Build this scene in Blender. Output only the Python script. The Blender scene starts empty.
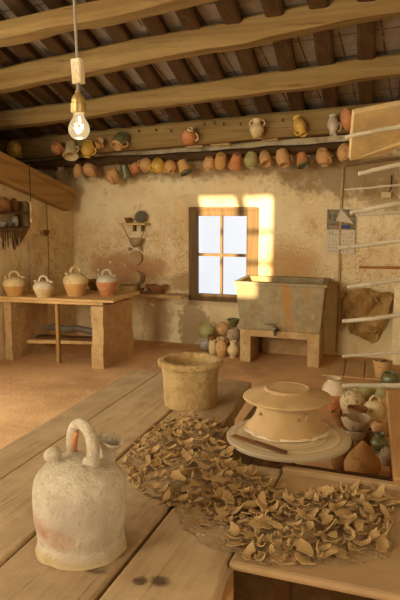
import bpy, bmesh, math, random
from mathutils import Vector, Matrix, Euler, noise
random.seed(7)
PI = math.pi
S = bpy.context.scene
COL = S.collection

# ------------------------------------------------------------------ camera model
F = 640.0
PITCH = math.radians(8.0)
YAW = math.radians(20.4)
CAM = Vector((0, 0, 1.55))
FW = Vector((-math.sin(YAW)*math.cos(PITCH), math.cos(YAW)*math.cos(PITCH), -math.sin(PITCH)))
RT = Vector((math.cos(YAW), math.sin(YAW), 0))
UP = RT.cross(FW)

def ray(x, y):
    return FW + RT*((x-200)/F) - UP*((y-300)/F)

def on(x, y, ax, v):
    d = ray(x, y)
    return CAM + d*((v-CAM[ax])/d[ax])

def zat(X, Y, py):
    """height above (X, Y) that projects on image row py"""
    b = -(py-300)/F
    q = Vector((X, Y, 0)) - Vector((CAM.x, CAM.y, 0))
    # dot(q+h*z, UP) = b*dot(q+h*z, FW)
    h = (b*q.dot(FW)-q.dot(UP))/(UP.z-b*FW.z)
    return CAM.z+h

cam_d = bpy.data.cameras.new('camera')
cam = bpy.data.objects.new('camera', cam_d)
COL.objects.link(cam)
cam_d.sensor_fit = 'VERTICAL'
cam_d.sensor_height = 36
cam_d.sensor_width = 24
cam_d.lens = 36*F/600
cam_d.clip_start = 0.05
cam.location = CAM
cam.rotation_euler = Matrix((RT, UP, -FW)).transposed().to_euler()
S.camera = cam

# ------------------------------------------------------------------ materials
def lin(c):
    r = []
    for v in c[:3]:
        v = v/255
        r.append(v/12.92 if v <= .04045 else ((v+.055)/1.055)**2.4)
    return (*r, 1)

class NT:
    def __init__(s, name):
        s.m = bpy.data.materials.new(name)
        s.m.use_nodes = True
        s.t = s.m.node_tree
        s.t.nodes.clear()
        s.out = s.n('ShaderNodeOutputMaterial')
    def n(s, k, **kw):
        o = s.t.nodes.new(k)
        for a, b in kw.items():
            setattr(o, a, b)
        return o
    def link(s, a, b):
        s.t.links.new(a, b)
    def put(s, sock, v):
        if isinstance(v, bpy.types.NodeSocket):
            s.link(v, sock)
        else:
            sock.default_value = v
    def coord(s, kind='Object', scale=(1, 1, 1), loc=(0, 0, 0), rot=(0, 0, 0)):
        if kind == 'World':
            c = s.n('ShaderNodeNewGeometry').outputs['Position']
        else:
            c = s.n('ShaderNodeTexCoord').outputs[kind]
        mp = s.n('ShaderNodeMapping')
        s.link(c, mp.inputs[0])
        mp.inputs['Scale'].default_value = scale
        mp.inputs['Location'].default_value = loc
        mp.inputs['Rotation'].default_value = rot
        return mp.outputs[0]
    def noise(s, vec, scale=5, detail=5, rough=.6, dist=0):
        o = s.n('ShaderNodeTexNoise')
        s.link(vec, o.inputs['Vector'])
        o.inputs['Scale'].default_value = scale
        o.inputs['Detail'].default_value = detail
        o.inputs['Roughness'].default_value = rough
        o.inputs['Distortion'].default_value = dist
        return o.outputs[0]
    def math(s, op, a, b=0.0):
        o = s.n('ShaderNodeMath', operation=op)
        s.put(o.inputs[0], a)
        s.put(o.inputs[1], b)
        return o.outputs[0]
    def ramp(s, f, lo, hi, a=0.0, b=1.0):
        o = s.n('ShaderNodeMapRange', interpolation_type='SMOOTHSTEP')
        s.put(o.inputs['Value'], f)
        o.inputs['From Min'].default_value = lo
        o.inputs['From Max'].default_value = hi
        o.inputs['To Min'].default_value = a
        o.inputs['To Max'].default_value = b
        return o.outputs[0]
    def mix(s, f, a, b):
        o = s.n('ShaderNodeMix', data_type='RGBA')
        s.put(o.inputs[0], f)
        s.put(o.inputs[6], a)
        s.put(o.inputs[7], b)
        return o.outputs[2]
    def blob(s, pos, c, r, wob=None, soft=.35):
        """1 inside an ellipsoid patch of dirt at c with radii r, ragged by wob"""
        o = s.n('ShaderNodeVectorMath', operation='SUBTRACT')
        s.link(pos, o.inputs[0]); o.inputs[1].default_value = c
        d = s.n('ShaderNodeVectorMath', operation='DIVIDE')
        s.link(o.outputs[0], d.inputs[0]); d.inputs[1].default_value = r
        l = s.n('ShaderNodeVectorMath', operation='LENGTH')
        s.link(d.outputs[0], l.inputs[0])
        v = l.outputs['Value']
        if wob is not None:
            v = s.math('ADD', v, s.math('MULTIPLY', s.math('SUBTRACT', wob, .5), 2.0))
        return s.ramp(v, 1-soft, 1+soft, 1, 0)
    def bsdf(s, col, rough=.9, bump=None, bs=.3, bd=.02, spec=.2, metal=0):
        p = s.n('ShaderNodeBsdfPrincipled')
        s.put(p.inputs['Base Color'], col)
        s.put(p.inputs['Roughness'], rough)
        p.inputs['Metallic'].default_value = metal
        p.inputs['Specular IOR Level'].default_value = spec
        if bump is not None:
            b = s.n('ShaderNodeBump')
            b.inputs['Strength'].default_value = bs
            b.inputs['Distance'].default_value = bd
            s.link(bump, b.inputs['Height'])
            s.link(b.outputs[0], p.inputs['Normal'])
        s.link(p.outputs[0], s.out.inputs[0])
        return s.m

def m_mottle(name, a, b, scale=8, bs=.4, bd=.01, c=None, cs=25, rough=.9, spec=.2, lo=.35, hi=.65, ct=.62):
    t = NT(name)
    v = t.coord('Object')
    n1 = t.noise(v, scale, 6, .65)
    col = t.mix(t.ramp(n1, lo, hi), lin(a), lin(b))
    if c:
        n2 = t.noise(v, cs, 4, .7)
        col = t.mix(t.ramp(n2, ct-.04, ct+.05), col, lin(c))
    bp = t.noise(v, scale*4, 6, .7)
    return t.bsdf(col, rough, bp, bs, bd, spec)

def m_wood(name, a, b, dark, axis='y', grain=1.0, dust=None, dustc=None, rough=.8, bs=.5, world=False, spots=()):
    t = NT(name)
    sc = {'x': (1.2, 22, 22), 'y': (22, 1.2, 22), 'z': (22, 22, 1.2)}[axis]
    k = 'World' if world else 'Object'
    v = t.coord(k, tuple(q*grain for q in sc))
    n1 = t.noise(v, 1.0, 6, .6, .8)
    n2 = t.noise(v, 3.2, 5, .7, .4)
    col = t.mix(t.ramp(n1, .3, .7), lin(a), lin(b))
    col = t.mix(t.ramp(n2, .56, .74), col, lin(dark))
    p = t.coord(k)
    if spots:
        w = t.noise(p, 30, 3, .6)
        for (c, r) in spots:
            col = t.mix(t.blob(p, c, r, t.math('ADD', t.math('MULTIPLY', w, .35), .325)), col, lin((78, 60, 44)))
    if dust:
        dn = t.noise(p, 7, 6, .7)
        col = t.mix(t.ramp(dn, .5-dust*.35, .9-dust*.35), col, lin(dustc))
    h = t.math('ADD', n1, t.math('MULTIPLY', n2, .6))
    return t.bsdf(col, rough, h, bs, .006, .2)

def m_plain(name, c, rough=.7, spec=.3, metal=0):
    t = NT(name)
    v = t.coord('Object')
    n = t.noise(v, 30, 3, .6)
    a = lin(c)
    d = tuple(q*.82 for q in a[:3])+(1,)
    return t.bsdf(t.mix(n, a, d), rough, n, .1, .002, spec, metal)

M = {}

def m_wall():
    t = NT('old_plaster')
    p = t.coord('World')
    big = t.noise(p, 1.6, 6, .62)
    mid = t.noise(p, 6, 6, .68)
    fine = t.noise(p, 34, 5, .75)
    col = t.mix(t.ramp(big, .35, .66), lin((236, 220, 178)), lin((222, 196, 148)))
    col = t.mix(t.ramp(mid, .56, .72), col, lin((202, 170, 118)))
    # ochre splashes around the basin and behind the table
    sp = t.math('ADD', t.blob(p, (-1.3, 6.85, .98), (.62, .8, .42), mid, .6), t.blob(p, (-3.45, 6.85, .85), (.75, .8, .45), mid, .6))
    sp = t.math('ADD', sp, t.blob(p, (-2.85, 6.85, 1.0), (.5, .8, .5), mid, .6))
    sp = t.math('ADD', sp, t.blob(p, (-.6, 6.85, 1.1), (.55, .8, .7), mid, .6))
    sp = t.math('ADD', sp, t.blob(p, (-4.2, 6.2, 1.1), (.8, .8, .5), mid, .6))
    spk = t.math('MULTIPLY', t.ramp(t.math('ADD', t.math('MULTIPLY', fine, .6), t.math('MULTIPLY', t.noise(p, 80, 3, .6), .4)), .46, .56), t.ramp(mid, .38, .6))
    col = t.mix(t.math('MULTIPLY', t.math('MINIMUM', sp, 1.0), t.math('MULTIPLY', spk, .62)), col, lin((160, 104, 52)))
    # bare reddish patch behind the table, pale damp patch low, grey cement patch
    for c, r, cc, sf, st in (((-3.60, 6.85, .84), (.36, .5, .2), (172, 118, 72), .4, .75), ((-3.2, 6.85, .86), (.24, .5, .15), (176, 124, 78), .4, .75),
                     ((-1.55, 6.85, .92), (.36, .5, .24), (186, 136, 74), .6, .7), ((-2.75, 6.85, .72), (.22, .5, .1), (156, 124, 80), .3, .6),
                     ((-2.62, 6.85, .2), (.2, .5, .26), (172, 150, 114), .15, .9),
                     ((-3.1, 6.85, .3), (.2, .5, .35), (158, 122, 74), .4, .6),
                     ((-.55, 6.85, .42), (.5, .5, .18), (214, 198, 154), .2, .8),
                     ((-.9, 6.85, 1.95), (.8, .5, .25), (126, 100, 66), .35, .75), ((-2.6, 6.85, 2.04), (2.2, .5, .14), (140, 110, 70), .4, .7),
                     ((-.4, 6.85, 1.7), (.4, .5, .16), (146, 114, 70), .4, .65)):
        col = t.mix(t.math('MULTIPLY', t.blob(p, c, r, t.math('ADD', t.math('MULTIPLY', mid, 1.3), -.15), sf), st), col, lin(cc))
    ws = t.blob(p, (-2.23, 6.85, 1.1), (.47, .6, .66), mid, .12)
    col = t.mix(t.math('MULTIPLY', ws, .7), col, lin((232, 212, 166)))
    dsp = t.ramp(t.noise(p, 60, 3, .6), .66, .7)
    col = t.mix(t.math('MULTIPLY', t.math('MULTIPLY', dsp, t.ramp(big, .4, .6)), .9), col, lin((144, 98, 54)))
    # flaked pale spots
    fl = t.noise(p, 15, 4, .6)
    col = t.mix(t.ramp(fl, .66, .7), col, lin((232, 216, 180)))
    h = t.math('ADD', t.math('MULTIPLY', mid, 1.2), t.math('MULTIPLY', fine, .5))
    return t.bsdf(col, .95, h, .55, .02, .1)

def m_floor():
    t = NT('earth_floor')
    p = t.coord('World')
    big = t.noise(p, 1.1, 6, .6)
    mid = t.noise(p, 5, 6, .7)
    fine = t.noise(p, 40, 4, .7)
    col = t.mix(t.ramp(big, .35, .65), lin((218, 172, 120)), lin((184, 140, 94)))
    col = t.mix(t.ramp(mid, .5, .72), col, lin((214, 176, 128)))
    col = t.mix(t.ramp(fine, .6, .72), col, lin((170, 126, 82)))
    return t.bsdf(col, .9, t.math('ADD', mid, t.math('MULTIPLY', fine, .4)), .5, .02, .2)

def m_ceiling():
    t = NT('ceiling_bricks')
    p = t.coord('World')
    br = t.n('ShaderNodeTexBrick')
    mp = t.n('ShaderNodeMapping')
    t.link(p, mp.inputs[0])
    mp.inputs['Rotation'].default_value = (0, 0, PI/2)
    t.link(mp.outputs[0], br.inputs['Vector'])
    br.inputs['Color1'].default_value = lin((150, 138, 122))
    br.inputs['Color2'].default_value = lin((132, 118, 100))
    br.inputs['Mortar'].default_value = lin((92, 76, 58))
    br.inputs['Scale'].default_value = 1
    br.inputs['Mortar Size'].default_value = .008
    br.inputs['Brick Width'].default_value = .34
    br.inputs['Row Height'].default_value = .165
    br.offset = 0
    n = t.noise(p, 9, 5, .7)
    col = t.mix(t.ramp(n, .45, .75), br.outputs['Color'], lin((160, 148, 132)))
    return t.bsdf(col, .95, n, .3, .01, .1)

M['wall'] = m_wall()
M['floor'] = m_floor()
M['ceiling'] = m_ceiling()
M['beam'] = m_wood('hewn_beam', (152, 126, 78), (130, 102, 58), (88, 64, 34), 'x', .5)
M['rafter'] = m_wood('dark_rafter', (88, 64, 36), (70, 48, 26), (46, 32, 18), 'y', .6)
M['loftbeam'] = m_wood('loft_beam', (178, 142, 86), (156, 120, 68), (108, 80, 44), 'y', .6)
M['pole'] = m_wood('bark_pole', (92, 66, 38), (70, 48, 28), (40, 28, 16), 'x', .8)
KN = [((-.565, 1.26, .7), (.026, .02, .1)), ((-.61, 1.245, .7), (.018, .017, .1)), ((-.73, 1.25, .7), (.035, .02, .1)),
      ((-.885, 1.63, .7), (.02, .014, .1)), ((-1.13, 1.95, .7), (.02, .012, .1)), ((-.62, 1.55, .7), (.012, .02, .1))]
M['bench'] = m_wood('bench_plank', (182, 156, 118), (158, 130, 93), (112, 86, 56), 'y', .75, .4, (188, 162, 122), spots=KN, world=True)
M['bench2'] = m_wood('bench_plank_weathered', (168, 142, 106), (148, 120, 85), (102, 78, 52), 'y', .75, .3, (180, 154, 114), spots=KN, world=True)
M['dusty'] = m_wood('dusty_board', (164, 134, 94), (150, 120, 82), (130, 100, 66), 'x', .5, .75, (166, 136, 96), world=True, bs=.3)
M['benchside'] = m_wood('orange_board', (196, 150, 96), (180, 134, 82), (150, 108, 64), 'y', .5)
M['darkwood'] = m_wood('dark_wood', (110, 76, 42), (90, 60, 32), (56, 36, 20), 'x', .8)
M['postwood'] = m_wood('post_wood', (176, 138, 84), (150, 114, 66), (108, 78, 44), 'z', .8)
M['tablewood'] = m_wood('table_board', (214, 176, 118), (196, 156, 98), (150, 112, 66), 'x', .6, .4, (222, 188, 134))
M['tablewood2'] = m_wood('floor_board', (196, 158, 108), (180, 142, 94), (150, 114, 72), 'y', .6, .5, (200, 162, 114))
M['winwood'] = m_wood('window_wood', (124, 98, 64), (102, 80, 50), (74, 56, 36), 'z', .9)
M['rackpole'] = m_wood('grey_pole', (214, 204, 180), (190, 178, 150), (140, 122, 94), 'x', .7)
M['rackdark'] = m_wood('dark_pole', (110, 90, 62), (92, 72, 48), (60, 46, 30), 'x', .7)
M['rackred'] = m_wood('brown_batten', (164, 112, 60), (150, 98, 50), (110, 72, 38), 'x', .7)
M['drybd'] = m_wood('drying_board', (200, 174, 128), (184, 158, 112), (176, 138, 82), 'x', .35, .4, (226, 192, 130))
M['masonry'] = m_mottle('adobe_masonry', (204, 172, 124), (186, 150, 100), 6, .8, .03, (160, 124, 78), 26)
M['trough'] = None
M['clay'] = m_mottle('dry_clay', (186, 155, 110), (170, 138, 94), 6, .25, .004, None)
M['clay2'] = m_mottle('dry_clay_darker', (182, 150, 104), (164, 132, 88), 6, .25, .004, None)
M['shaving'] = m_mottle('dry_shaving', (176, 144, 96), (158, 126, 80), 6, .25, .004, None)
M['shaving2'] = m_mottle('dry_shaving_darker', (160, 130, 86), (144, 114, 72), 6, .25, .004, None)
M['cone'] = m_mottle('amber_clay', (172, 128, 78), (150, 106, 60), 7, .3, .006, (130, 92, 52), 16)
M['claydust'] = m_mottle('clay_dust', (168, 138, 98), (152, 124, 86), 22, .7, .01, (196, 172, 134), 30)
M['bucket'] = m_mottle('caked_clay', (206, 174, 120), (186, 152, 98), 9, 1.0, .03, (168, 130, 76), 40)
M['slip'] = m_mottle('white_slip', (226, 208, 178), (206, 184, 148), 10, .4, .006, None)
M['terra'] = m_mottle('terracotta', (200, 138, 92), (178, 114, 70), 7, .3, .006, (206, 156, 106), 18)
M['terra2'] = m_mottle('terracotta_pale', (208, 166, 112), (190, 144, 92), 7, .3, .006, (160, 104, 58), 18)
M['orange'] = m_mottle('orange_clay', (210, 164, 100), (196, 148, 86), 5, .3, .006, None)
M['cream'] = m_mottle('cream_slip', (222, 200, 150), (200, 174, 120), 8, .3, .006, (180, 146, 96), 16)
M['yellow'] = m_mottle('yellow_glaze', (216, 178, 84), (192, 148, 60), 8, .2, .006, (150, 110, 50), 14, .45, .5)
M['green'] = m_mottle('green_glaze', (114, 110, 70), (92, 90, 56), 9, .2, .006, (142, 132, 80), 18, .3, .6)
M['palegreen'] = m_mottle('pale_green_glaze', (176, 168, 110), (152, 146, 94), 9, .3, .006, (200, 184, 132), 18, .5, .4)
M['greyclay'] = m_mottle('grey_clay', (176, 154, 120), (150, 126, 94), 9, .4, .008, (120, 96, 66), 20)
M['brown'] = m_mottle('brown_clay', (142, 98, 56), (118, 78, 42), 9, .4, .008, (92, 60, 32), 20)
M['bluish'] = m_mottle('bluish_glaze', (178, 172, 160), (156, 150, 138), 9, .3, .006, (120, 116, 110), 20, .4, .5)
M['whiteglaze'] = m_mottle('white_glaze', (206, 194, 172), (184, 168, 142), 9, .2, .006, (150, 124, 100), 20, .35, .5)
M['red'] = m_mottle('red_clay', (156, 86, 58), (136, 70, 46), 9, .2, .006, None, rough=.6)
M['speck'] = m_mottle('speckled_slip', (206, 184, 142), (184, 156, 112), 9, .5, .008, (120, 98, 66), 34, ct=.58)
M['stripebowl'] = m_mottle('streaked_clay', (176, 124, 76), (140, 88, 52), 14, .3, .006, (104, 66, 40), 20)
M['iron'] = m_plain('iron', (88, 76, 62), .55, .4, .6)
M['cord'] = m_plain('grey_cord', (150, 140, 124), .8)
M['black'] = m_plain('dark_cord', (44, 36, 28), .8)
M['string'] = m_plain('twine', (150, 118, 76), .9)
M['brass'] = m_plain('worn_brass', (176, 150, 92), .4, .5, .6)
M['porcelain'] = m_mottle('stained_plaster_block', (226, 214, 186), (200, 178, 134), 40, .4, .004, (170, 130, 80), 60)
M['paper'] = m_plain('paper', (214, 200, 172), .9, .1)
M['ink'] = m_plain('ink', (60, 50, 42), .9, .1)
M['burlap'] = m_mottle('burlap', (188, 152, 94), (168, 132, 78), 14, .9, .01, (132, 102, 58), 60)
M['plug'] = m_plain('cream_plastic', (214, 190, 140), .5)
M['slate'] = m_plain('slate_plate', (108, 98, 82), .6)
M['disc'] = None

def m_trough():
    t = NT('stained_cement')
    p = t.coord('Object')
    st = t.noise(t.coord('Object', (9, 9, 1.2)), 1, 6, .7)
    n = t.noise(p, 5, 6, .7)
    f = t.noise(p, 26, 5, .7)
    col = t.mix(t.ramp(n, .35, .65), lin((164, 150, 116)), lin((142, 126, 92)))
    col = t.mix(t.ramp(st, .48, .68), col, lin((176, 128, 72)))
    col = t.mix(t.ramp(f, .64, .69), col, lin((206, 188, 152)))
    return t.bsdf(col, .85, t.math('ADD', n, f), .4, .01, .2)
M['trough'] = m_trough()

def m_disc():
    t = NT('clay_smeared_wheel')
    p = t.coord('Object')
    sep = t.n('ShaderNodeVectorMath', operation='LENGTH')
    sc = t.n('ShaderNodeVectorMath', operation='MULTIPLY')
    t.link(p, sc.inputs[0]); sc.inputs[1].default_value = (1, 1, 0)
    t.link(sc.outputs[0], sep.inputs[0])
    cmb = t.n('ShaderNodeCombineXYZ')
    t.link(t.math('MULTIPLY', sep.outputs['Value'], 60), cmb.inputs[0])
    ringn = t.noise(cmb.outputs[0], 1, 3, .6)
    n = t.noise(p, 12, 5, .7)
    col = t.mix(t.ramp(ringn, .4, .6), lin((204, 180, 136)), lin((170, 150, 116)))
    col = t.mix(t.ramp(n, .55, .75), col, lin((196, 156, 100)))
    rim = t.ramp(sep.outputs['Value'], .195, .208)
    col = t.mix(t.math('MULTIPLY', rim, .4), col, lin((150, 140, 120)))
    return t.bsdf(col, .75, ringn, .25, .004, .3)
M['disc'] = m_disc()

def m_jug():
    t = NT('whitewashed_jug')
    p = t.coord('Object')
    n = t.noise(p, 9, 6, .7)
    f = t.noise(p, 60, 5, .75)
    col = t.mix(t.ramp(n, .35, .65), lin((226, 212, 186)), lin((202, 184, 154)))
    pk = t.math('ADD', t.blob(p, (.0, -.12, .075), (.05, .05, .035), n, .5), t.blob(p, (-.07, -.09, .09), (.035, .05, .03), n, .5))
    col = t.mix(t.math('MULTIPLY', pk, .55), col, lin((190, 136, 108)))
    gy = t.blob(p, (.05, -.1, .13), (.07, .06, .045), n, .6)
    col = t.mix(t.math('MULTIPLY', gy, .6), col, lin((196, 176, 156)))
    col = t.mix(t.math('MULTIPLY', t.ramp(f, .55, .65), .5), col, lin((176, 150, 112)))
    col = t.mix(t.blob(p, (.0, 0, .008), (.14, .14, .02), n, .5), col, lin((200, 172, 124)))
    return t.bsdf(col, .95, t.math('ADD', n, t.math('MULTIPLY', f, 1.0)), 1.0, .016, .1)
M['jug'] = m_jug()

def m_photo():
    t = NT('calendar_picture')
    p = t.coord('Generated', (3, 1, 3))
    n = t.noise(p, 2.2, 4, .6)
    n2 = t.noise(p, 7, 3, .6)
    col = t.mix(t.ramp(n, .4, .6), lin((104, 92, 68)), lin((150, 136, 104)))
    col = t.mix(t.ramp(n2, .55, .65), col, lin((74, 74, 48)))
    return t.bsdf(col, .6, None)
M['photo'] = m_photo()
M['blueblot'] = m_plain('blue_print', (60, 72, 140), .7)

def m_glass():
    t = NT('window_glass')
    a = t.n('ShaderNodeBsdfTransparent'); a.inputs[0].default_value = (.97, .98, 1, 1)
    b = t.n('ShaderNodeBsdfGlossy'); b.inputs['Roughness'].default_value = .05
    mx = t.n('ShaderNodeMixShader'); mx.inputs[0].default_value = .05
    t.link(a.outputs[0], mx.inputs[1]); t.link(b.outputs[0], mx.inputs[2])
    t.link(mx.outputs[0], t.out.inputs[0])
    return t.m
M['glass'] = m_glass()

def m_bulb():
    t = NT('lit_bulb_glass')
    a = t.n('ShaderNodeBsdfTransparent'); a.inputs[0].default_value = (1, .96, .88, 1)
    b = t.n('ShaderNodeBsdfGlossy'); b.inputs['Roughness'].default_value = .08
    e = t.n('ShaderNodeEmission'); e.inputs[0].default_value = (1, .74, .38, 1); e.inputs[1].default_value = .9
    m1 = t.n('ShaderNodeMixShader'); m1.inputs[0].default_value = .08
    t.link(a.outputs[0], m1.inputs[1]); t.link(b.outputs[0], m1.inputs[2])
    m2 = t.n('ShaderNodeMixShader'); m2.inputs[0].default_value = .55
    t.link(m1.outputs[0], m2.inputs[1]); t.link(e.outputs[0], m2.inputs[2])
    t.link(m2.outputs[0], t.out.inputs[0])
    return t.m
M['bulb'] = m_bulb()

def m_emit(name, c, s):
    t = NT(name)
    e = t.n('ShaderNodeEmission'); e.inputs[0].default_value = c; e.inputs[1].default_value = s
    t.link(e.outputs[0], t.out.inputs[0])
    return t.m
M['filament'] = m_emit('glowing_filament', (1, .8, .45, 1), 25)

# ------------------------------------------------------------------ mesh helpers
def box(bm, lo, hi, mat=None):
    x0, y0, z0 = lo; x1, y1, z1 = hi
    vs = [bm.verts.new(v) for v in ((x0,y0,z0),(x1,y0,z0),(x1,y1,z0),(x0,y1,z0),(x0,y0,z1),(x1,y0,z1),(x1,y1,z1),(x0,y1,z1))]
    if mat is not None:
        for v in vs: v.co = mat @ v.co
    for f in ((0,3,2,1),(4,5,6,7),(0,1,5,4),(1,2,6,5),(2,3,7,6),(3,0,4,7)):
        bm.faces.new([vs[i] for i in f])
    return vs

def prism(bm, poly, z0, z1):
    a = [bm.verts.new((p[0], p[1], z0)) for p in poly]
    b = [bm.verts.new((p[0], p[1], z1)) for p in poly]
    n = len(poly)
    bm.faces.new(a[::-1]); bm.faces.new(b)
    for i in range(n):
        bm.faces.new((a[i], a[(i+1) % n], b[(i+1) % n], b[i]))

def tube(bm, pts, rad, seg=8, flat=1.0, flataxis=None, cap=True):
    pts = [Vector(p) for p in pts]
    n = len(pts)
    if not hasattr(rad, '__len__'): rad = [rad]*n
    rings = []
    t0 = (pts[1]-pts[0]).normalized()
    ref = Vector((0, 0, 1)) if abs(t0.z) < .9 else Vector((1, 0, 0))
    if flataxis is not None: ref = Vector(flataxis)
    for i in range(n):
        t = (pts[min(i+1, n-1)]-pts[max(i-1, 0)])
        t.normalize()
        a = (ref-t*ref.dot(t))
        if a.length < 1e-4: a = t.orthogonal()
        a.normalize(); b = t.cross(a)
        if flataxis is None: ref = a
        rings.append([bm.verts.new(pts[i]+(a*math.cos(q)*flat+b*math.sin(q))*rad[i]) for q in (2*PI*k/seg for k in range(seg))])
    for i in range(n-1):
        for k in range(seg):
            bm.faces.new((rings[i][k], rings[i][(k+1) % seg], rings[i+1][(k+1) % seg], rings[i+1][k]))
    if cap:
        bm.faces.new(rings[0][::-1]); bm.faces.new(rings[-1])

def lathe(bm, prof, seg=24, jit=0, jf=8, mat=None, seed=0):
    rings = []
    for r, z in prof:
        if r < 1e-5:
            rings.append([bm.verts.new((0, 0, z))])
        else:
            rings.append([bm.verts.new((r*math.cos(2*PI*k/seg), r*math.sin(2*PI*k/seg), z)) for k in range(seg)])
    for a, b in zip(rings, rings[1:]):
        if len(a) == 1 and len(b) == 1: continue
        for k in range(seg):
            k2 = (k+1) % seg
            if len(a) == 1: bm.faces.new((a[0], b[k2], b[k]))
            elif len(b) == 1: bm.faces.new((a[k], a[k2], b[0]))
            else: bm.faces.new((a[k], a[k2], b[k2], b[k]))
    vs = [v for r in rings for v in r]
    if jit:
        for v in vs:
            d = noise.noise_vector(v.co*jf+Vector((seed*3.1, seed, 0)))
            v.co += d*jit
    if mat is not None:
        for v in vs: v.co = mat @ v.co
    return vs

def smooth_prof(p, sub=3):
    """Catmull-Rom through the profile points"""
    out = []
    for i in range(len(p)-1):
        p0 = p[max(i-1, 0)]; p1 = p[i]; p2 = p[i+1]; p3 = p[min(i+2, len(p)-1)]
        for k in range(sub):
            t = k/sub
            out.append(tuple(.5*((2*p1[j])+(-p0[j]+p2[j])*t+(2*p0[j]-5*p1[j]+4*p2[j]-p3[j])*t*t+(-p0[j]+3*p1[j]-3*p2[j]+p3[j])*t**3) for j in (0, 1)))
    out.append(p[-1])
    return [(max(r, 0) if i not in (0, len(out)-1) else p[0 if i == 0 else -1][0], z) for i, (r, z) in enumerate(out)]

def obj(name, bm, mat, parent=None, off=None, smooth=False, bevel=0, ang=.75):
    bmesh.ops.recalc_face_normals(bm, faces=bm.faces)
    if smooth:
        for e in bm.edges:
            if len(e.link_faces) == 2 and e.calc_face_angle(0) > ang: e.smooth = False
    if off is not None:
        bmesh.ops.translate(bm, verts=bm.verts, vec=-Vector(off))
    me = bpy.data.meshes.new(name)
    bm.to_mesh(me); bm.free()
    if smooth:
        me.polygons.foreach_set('use_smooth', [True]*len(me.polygons))
    me.materials.append(mat)
    o = bpy.data.objects.new(name, me)
    COL.objects.link(o)
    if parent is not None: o.parent = parent
    if bevel:
        b = o.modifiers.new('bevel', 'BEVEL'); b.width = bevel; b.segments = 2; b.limit_method = 'ANGLE'
    return o

def tag(o, label, cat, group=None):
    o['label'] = label; o['category'] = cat
    if group: o['group'] = group
    return o

def thing(name, label, cat, loc=(0, 0, 0), group=None, rot=(0, 0, 0)):
    o = bpy.data.objects.new(name, None)
    o.empty_display_size = .05
    COL.objects.link(o)
    o.location = loc; o.rotation_euler = rot
    return tag(o, label, cat, group)

def struct(name, bm, mat, parent=None, smooth=False, bevel=0):
    o = obj(name, bm, mat, parent, None, smooth, bevel)
    if parent is None: o['kind'] = 'structure'
    return o

NB = bmesh.new

# ------------------------------------------------------------------ room shell
YB, XL, XR, YF = 6.85, -4.2, 1.6, -2.4
def ceil_z(x, y):          # underside of the rafters
    return 2.365+(x+4.961)*.0505+(6.5-y)*.2735

bm = NB(); box(bm, (-5.9, YF-.3, -.12), (XR+.3, YB+.35, 0)); struct('floor', bm, M['floor'])

# back wall with a splayed window recess
pa, pb = on(174, 303, 1, YB), on(274, 303, 1, YB)
ptl, ptr = on(174, 200, 1, YB), on(273, 196, 1, YB)
x0, x1, zb, zt = pa.x, pb.x, pa.z-.02, ptl.z
outer = [(x0, zb), (x1, zb), (x1, zt-.02), (x1-.02, zt+.05), (x1-.1, zt+.085), ((x0+x1)/2+.1, zt+.095), ((x0+x1)/2-.12, zt+.09), (x0+.12, zt+.06), (x0+.04, zt+.03), (x0, zt-.03)]
YI = YB+.13
ia, ib = on(189, 300, 1, YI), on(258, 300, 1, YI)
it = on(220, 207, 1, YI).z
wx0, wx1, wz0, wz1 = ia.x, ib.x, ia.z, it
inner = [(wx0, wz0), (wx1, wz0), (wx1, wz1-.1), (wx1, wz1-.02), (wx1-.05, wz1), ((wx0+wx1)/2+.1, wz1), ((wx0+wx1)/2-.12, wz1), (wx0+.1, wz1), (wx0+.03, wz1), (wx0, wz1-.05)]
bm = NB()
fr = [bm.verts.new(p) for p in ((-5.9, YB, 0), (XR+.3, YB, 0), (XR+.3, YB, 2.9), (-5.9, YB, 2.35))]
ov = [bm.verts.new((p[0], YB, p[1])) for p in outer]
iv = [bm.verts.new((p[0], YI, p[1])) for p in inner]
bv = [bm.verts.new((p[0], YB+.35, p[1])) for p in inner]
bk = [bm.verts.new((v.co.x, YB+.35, v.co.z)) for v in fr]
def loop_edges(vs): return [bm.edges.new((vs[i], vs[(i+1) % len(vs)])) for i in range(len(vs))]
e1 = loop_edges(fr)+loop_edges(ov)
bmesh.ops.triangle_fill(bm, edges=e1, use_beauty=True, use_dissolve=False)
e2 = loop_edges(bk)+loop_edges(bv)
bmesh.ops.triangle_fill(bm, edges=e2, use_beauty=True, use_dissolve=False)
n = len(ov)
for i in range(n):
    j = (i+1) % n
    bm.faces.new((ov[i], ov[j], iv[j], iv[i])); bm.faces.new((iv[i], iv[j], bv[j], bv[i]))
for i in range(4):
    j = (i+1) % 4
    bm.faces.new((fr[i], fr[j], bk[j], bk[i]))
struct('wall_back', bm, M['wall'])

# left wall with a doorway and a window out of the frame
def wall_with_holes(name, fixed, along, a0, a1, z1, t, holes):
    bm = NB()
    def b(p, q, r, s):
        if q-p < 1e-4 or s-r < 1e-4: return
        if along == 'y': box(bm, (fixed[0], p, r), (fixed[1], q, s))
        else: box(bm, (p, fixed[0], r), (q, fixed[1], s))
    cur = a0
    for (h0, h1, hz0, hz1) in holes:
        b(cur, h0, 0, z1); b(h0, h1, 0, hz0); b(h0, h1, hz1, z1); cur = h1
    b(cur, a1, 0, z1)
    return struct(name, bm, M['wall'])
LDOOR = (2.6, 4.2, 0.0, 2.25)
LWIN = (.2, 1.8, 1.4, 3.2)
wall_with_holes('wall_left', (XL-.3, XL), 'y', YF-.3, 4.5, 5.4, .3, [LWIN, LDOOR])
lbe, lbs = on(72, 211, 0, -4.06), on(0, 179, 0, -4.06)
lsl = (lbs.z-lbe.z)/(lbs.y-lbe.y)
bm = NB()
ZL = lambda y: lbe.z+lsl*(y-lbe.y)+.1
prof_ = [(4.5, 0), (YB, 0), (YB, ZL(YB)), (4.5, ZL(4.5))]
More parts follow.
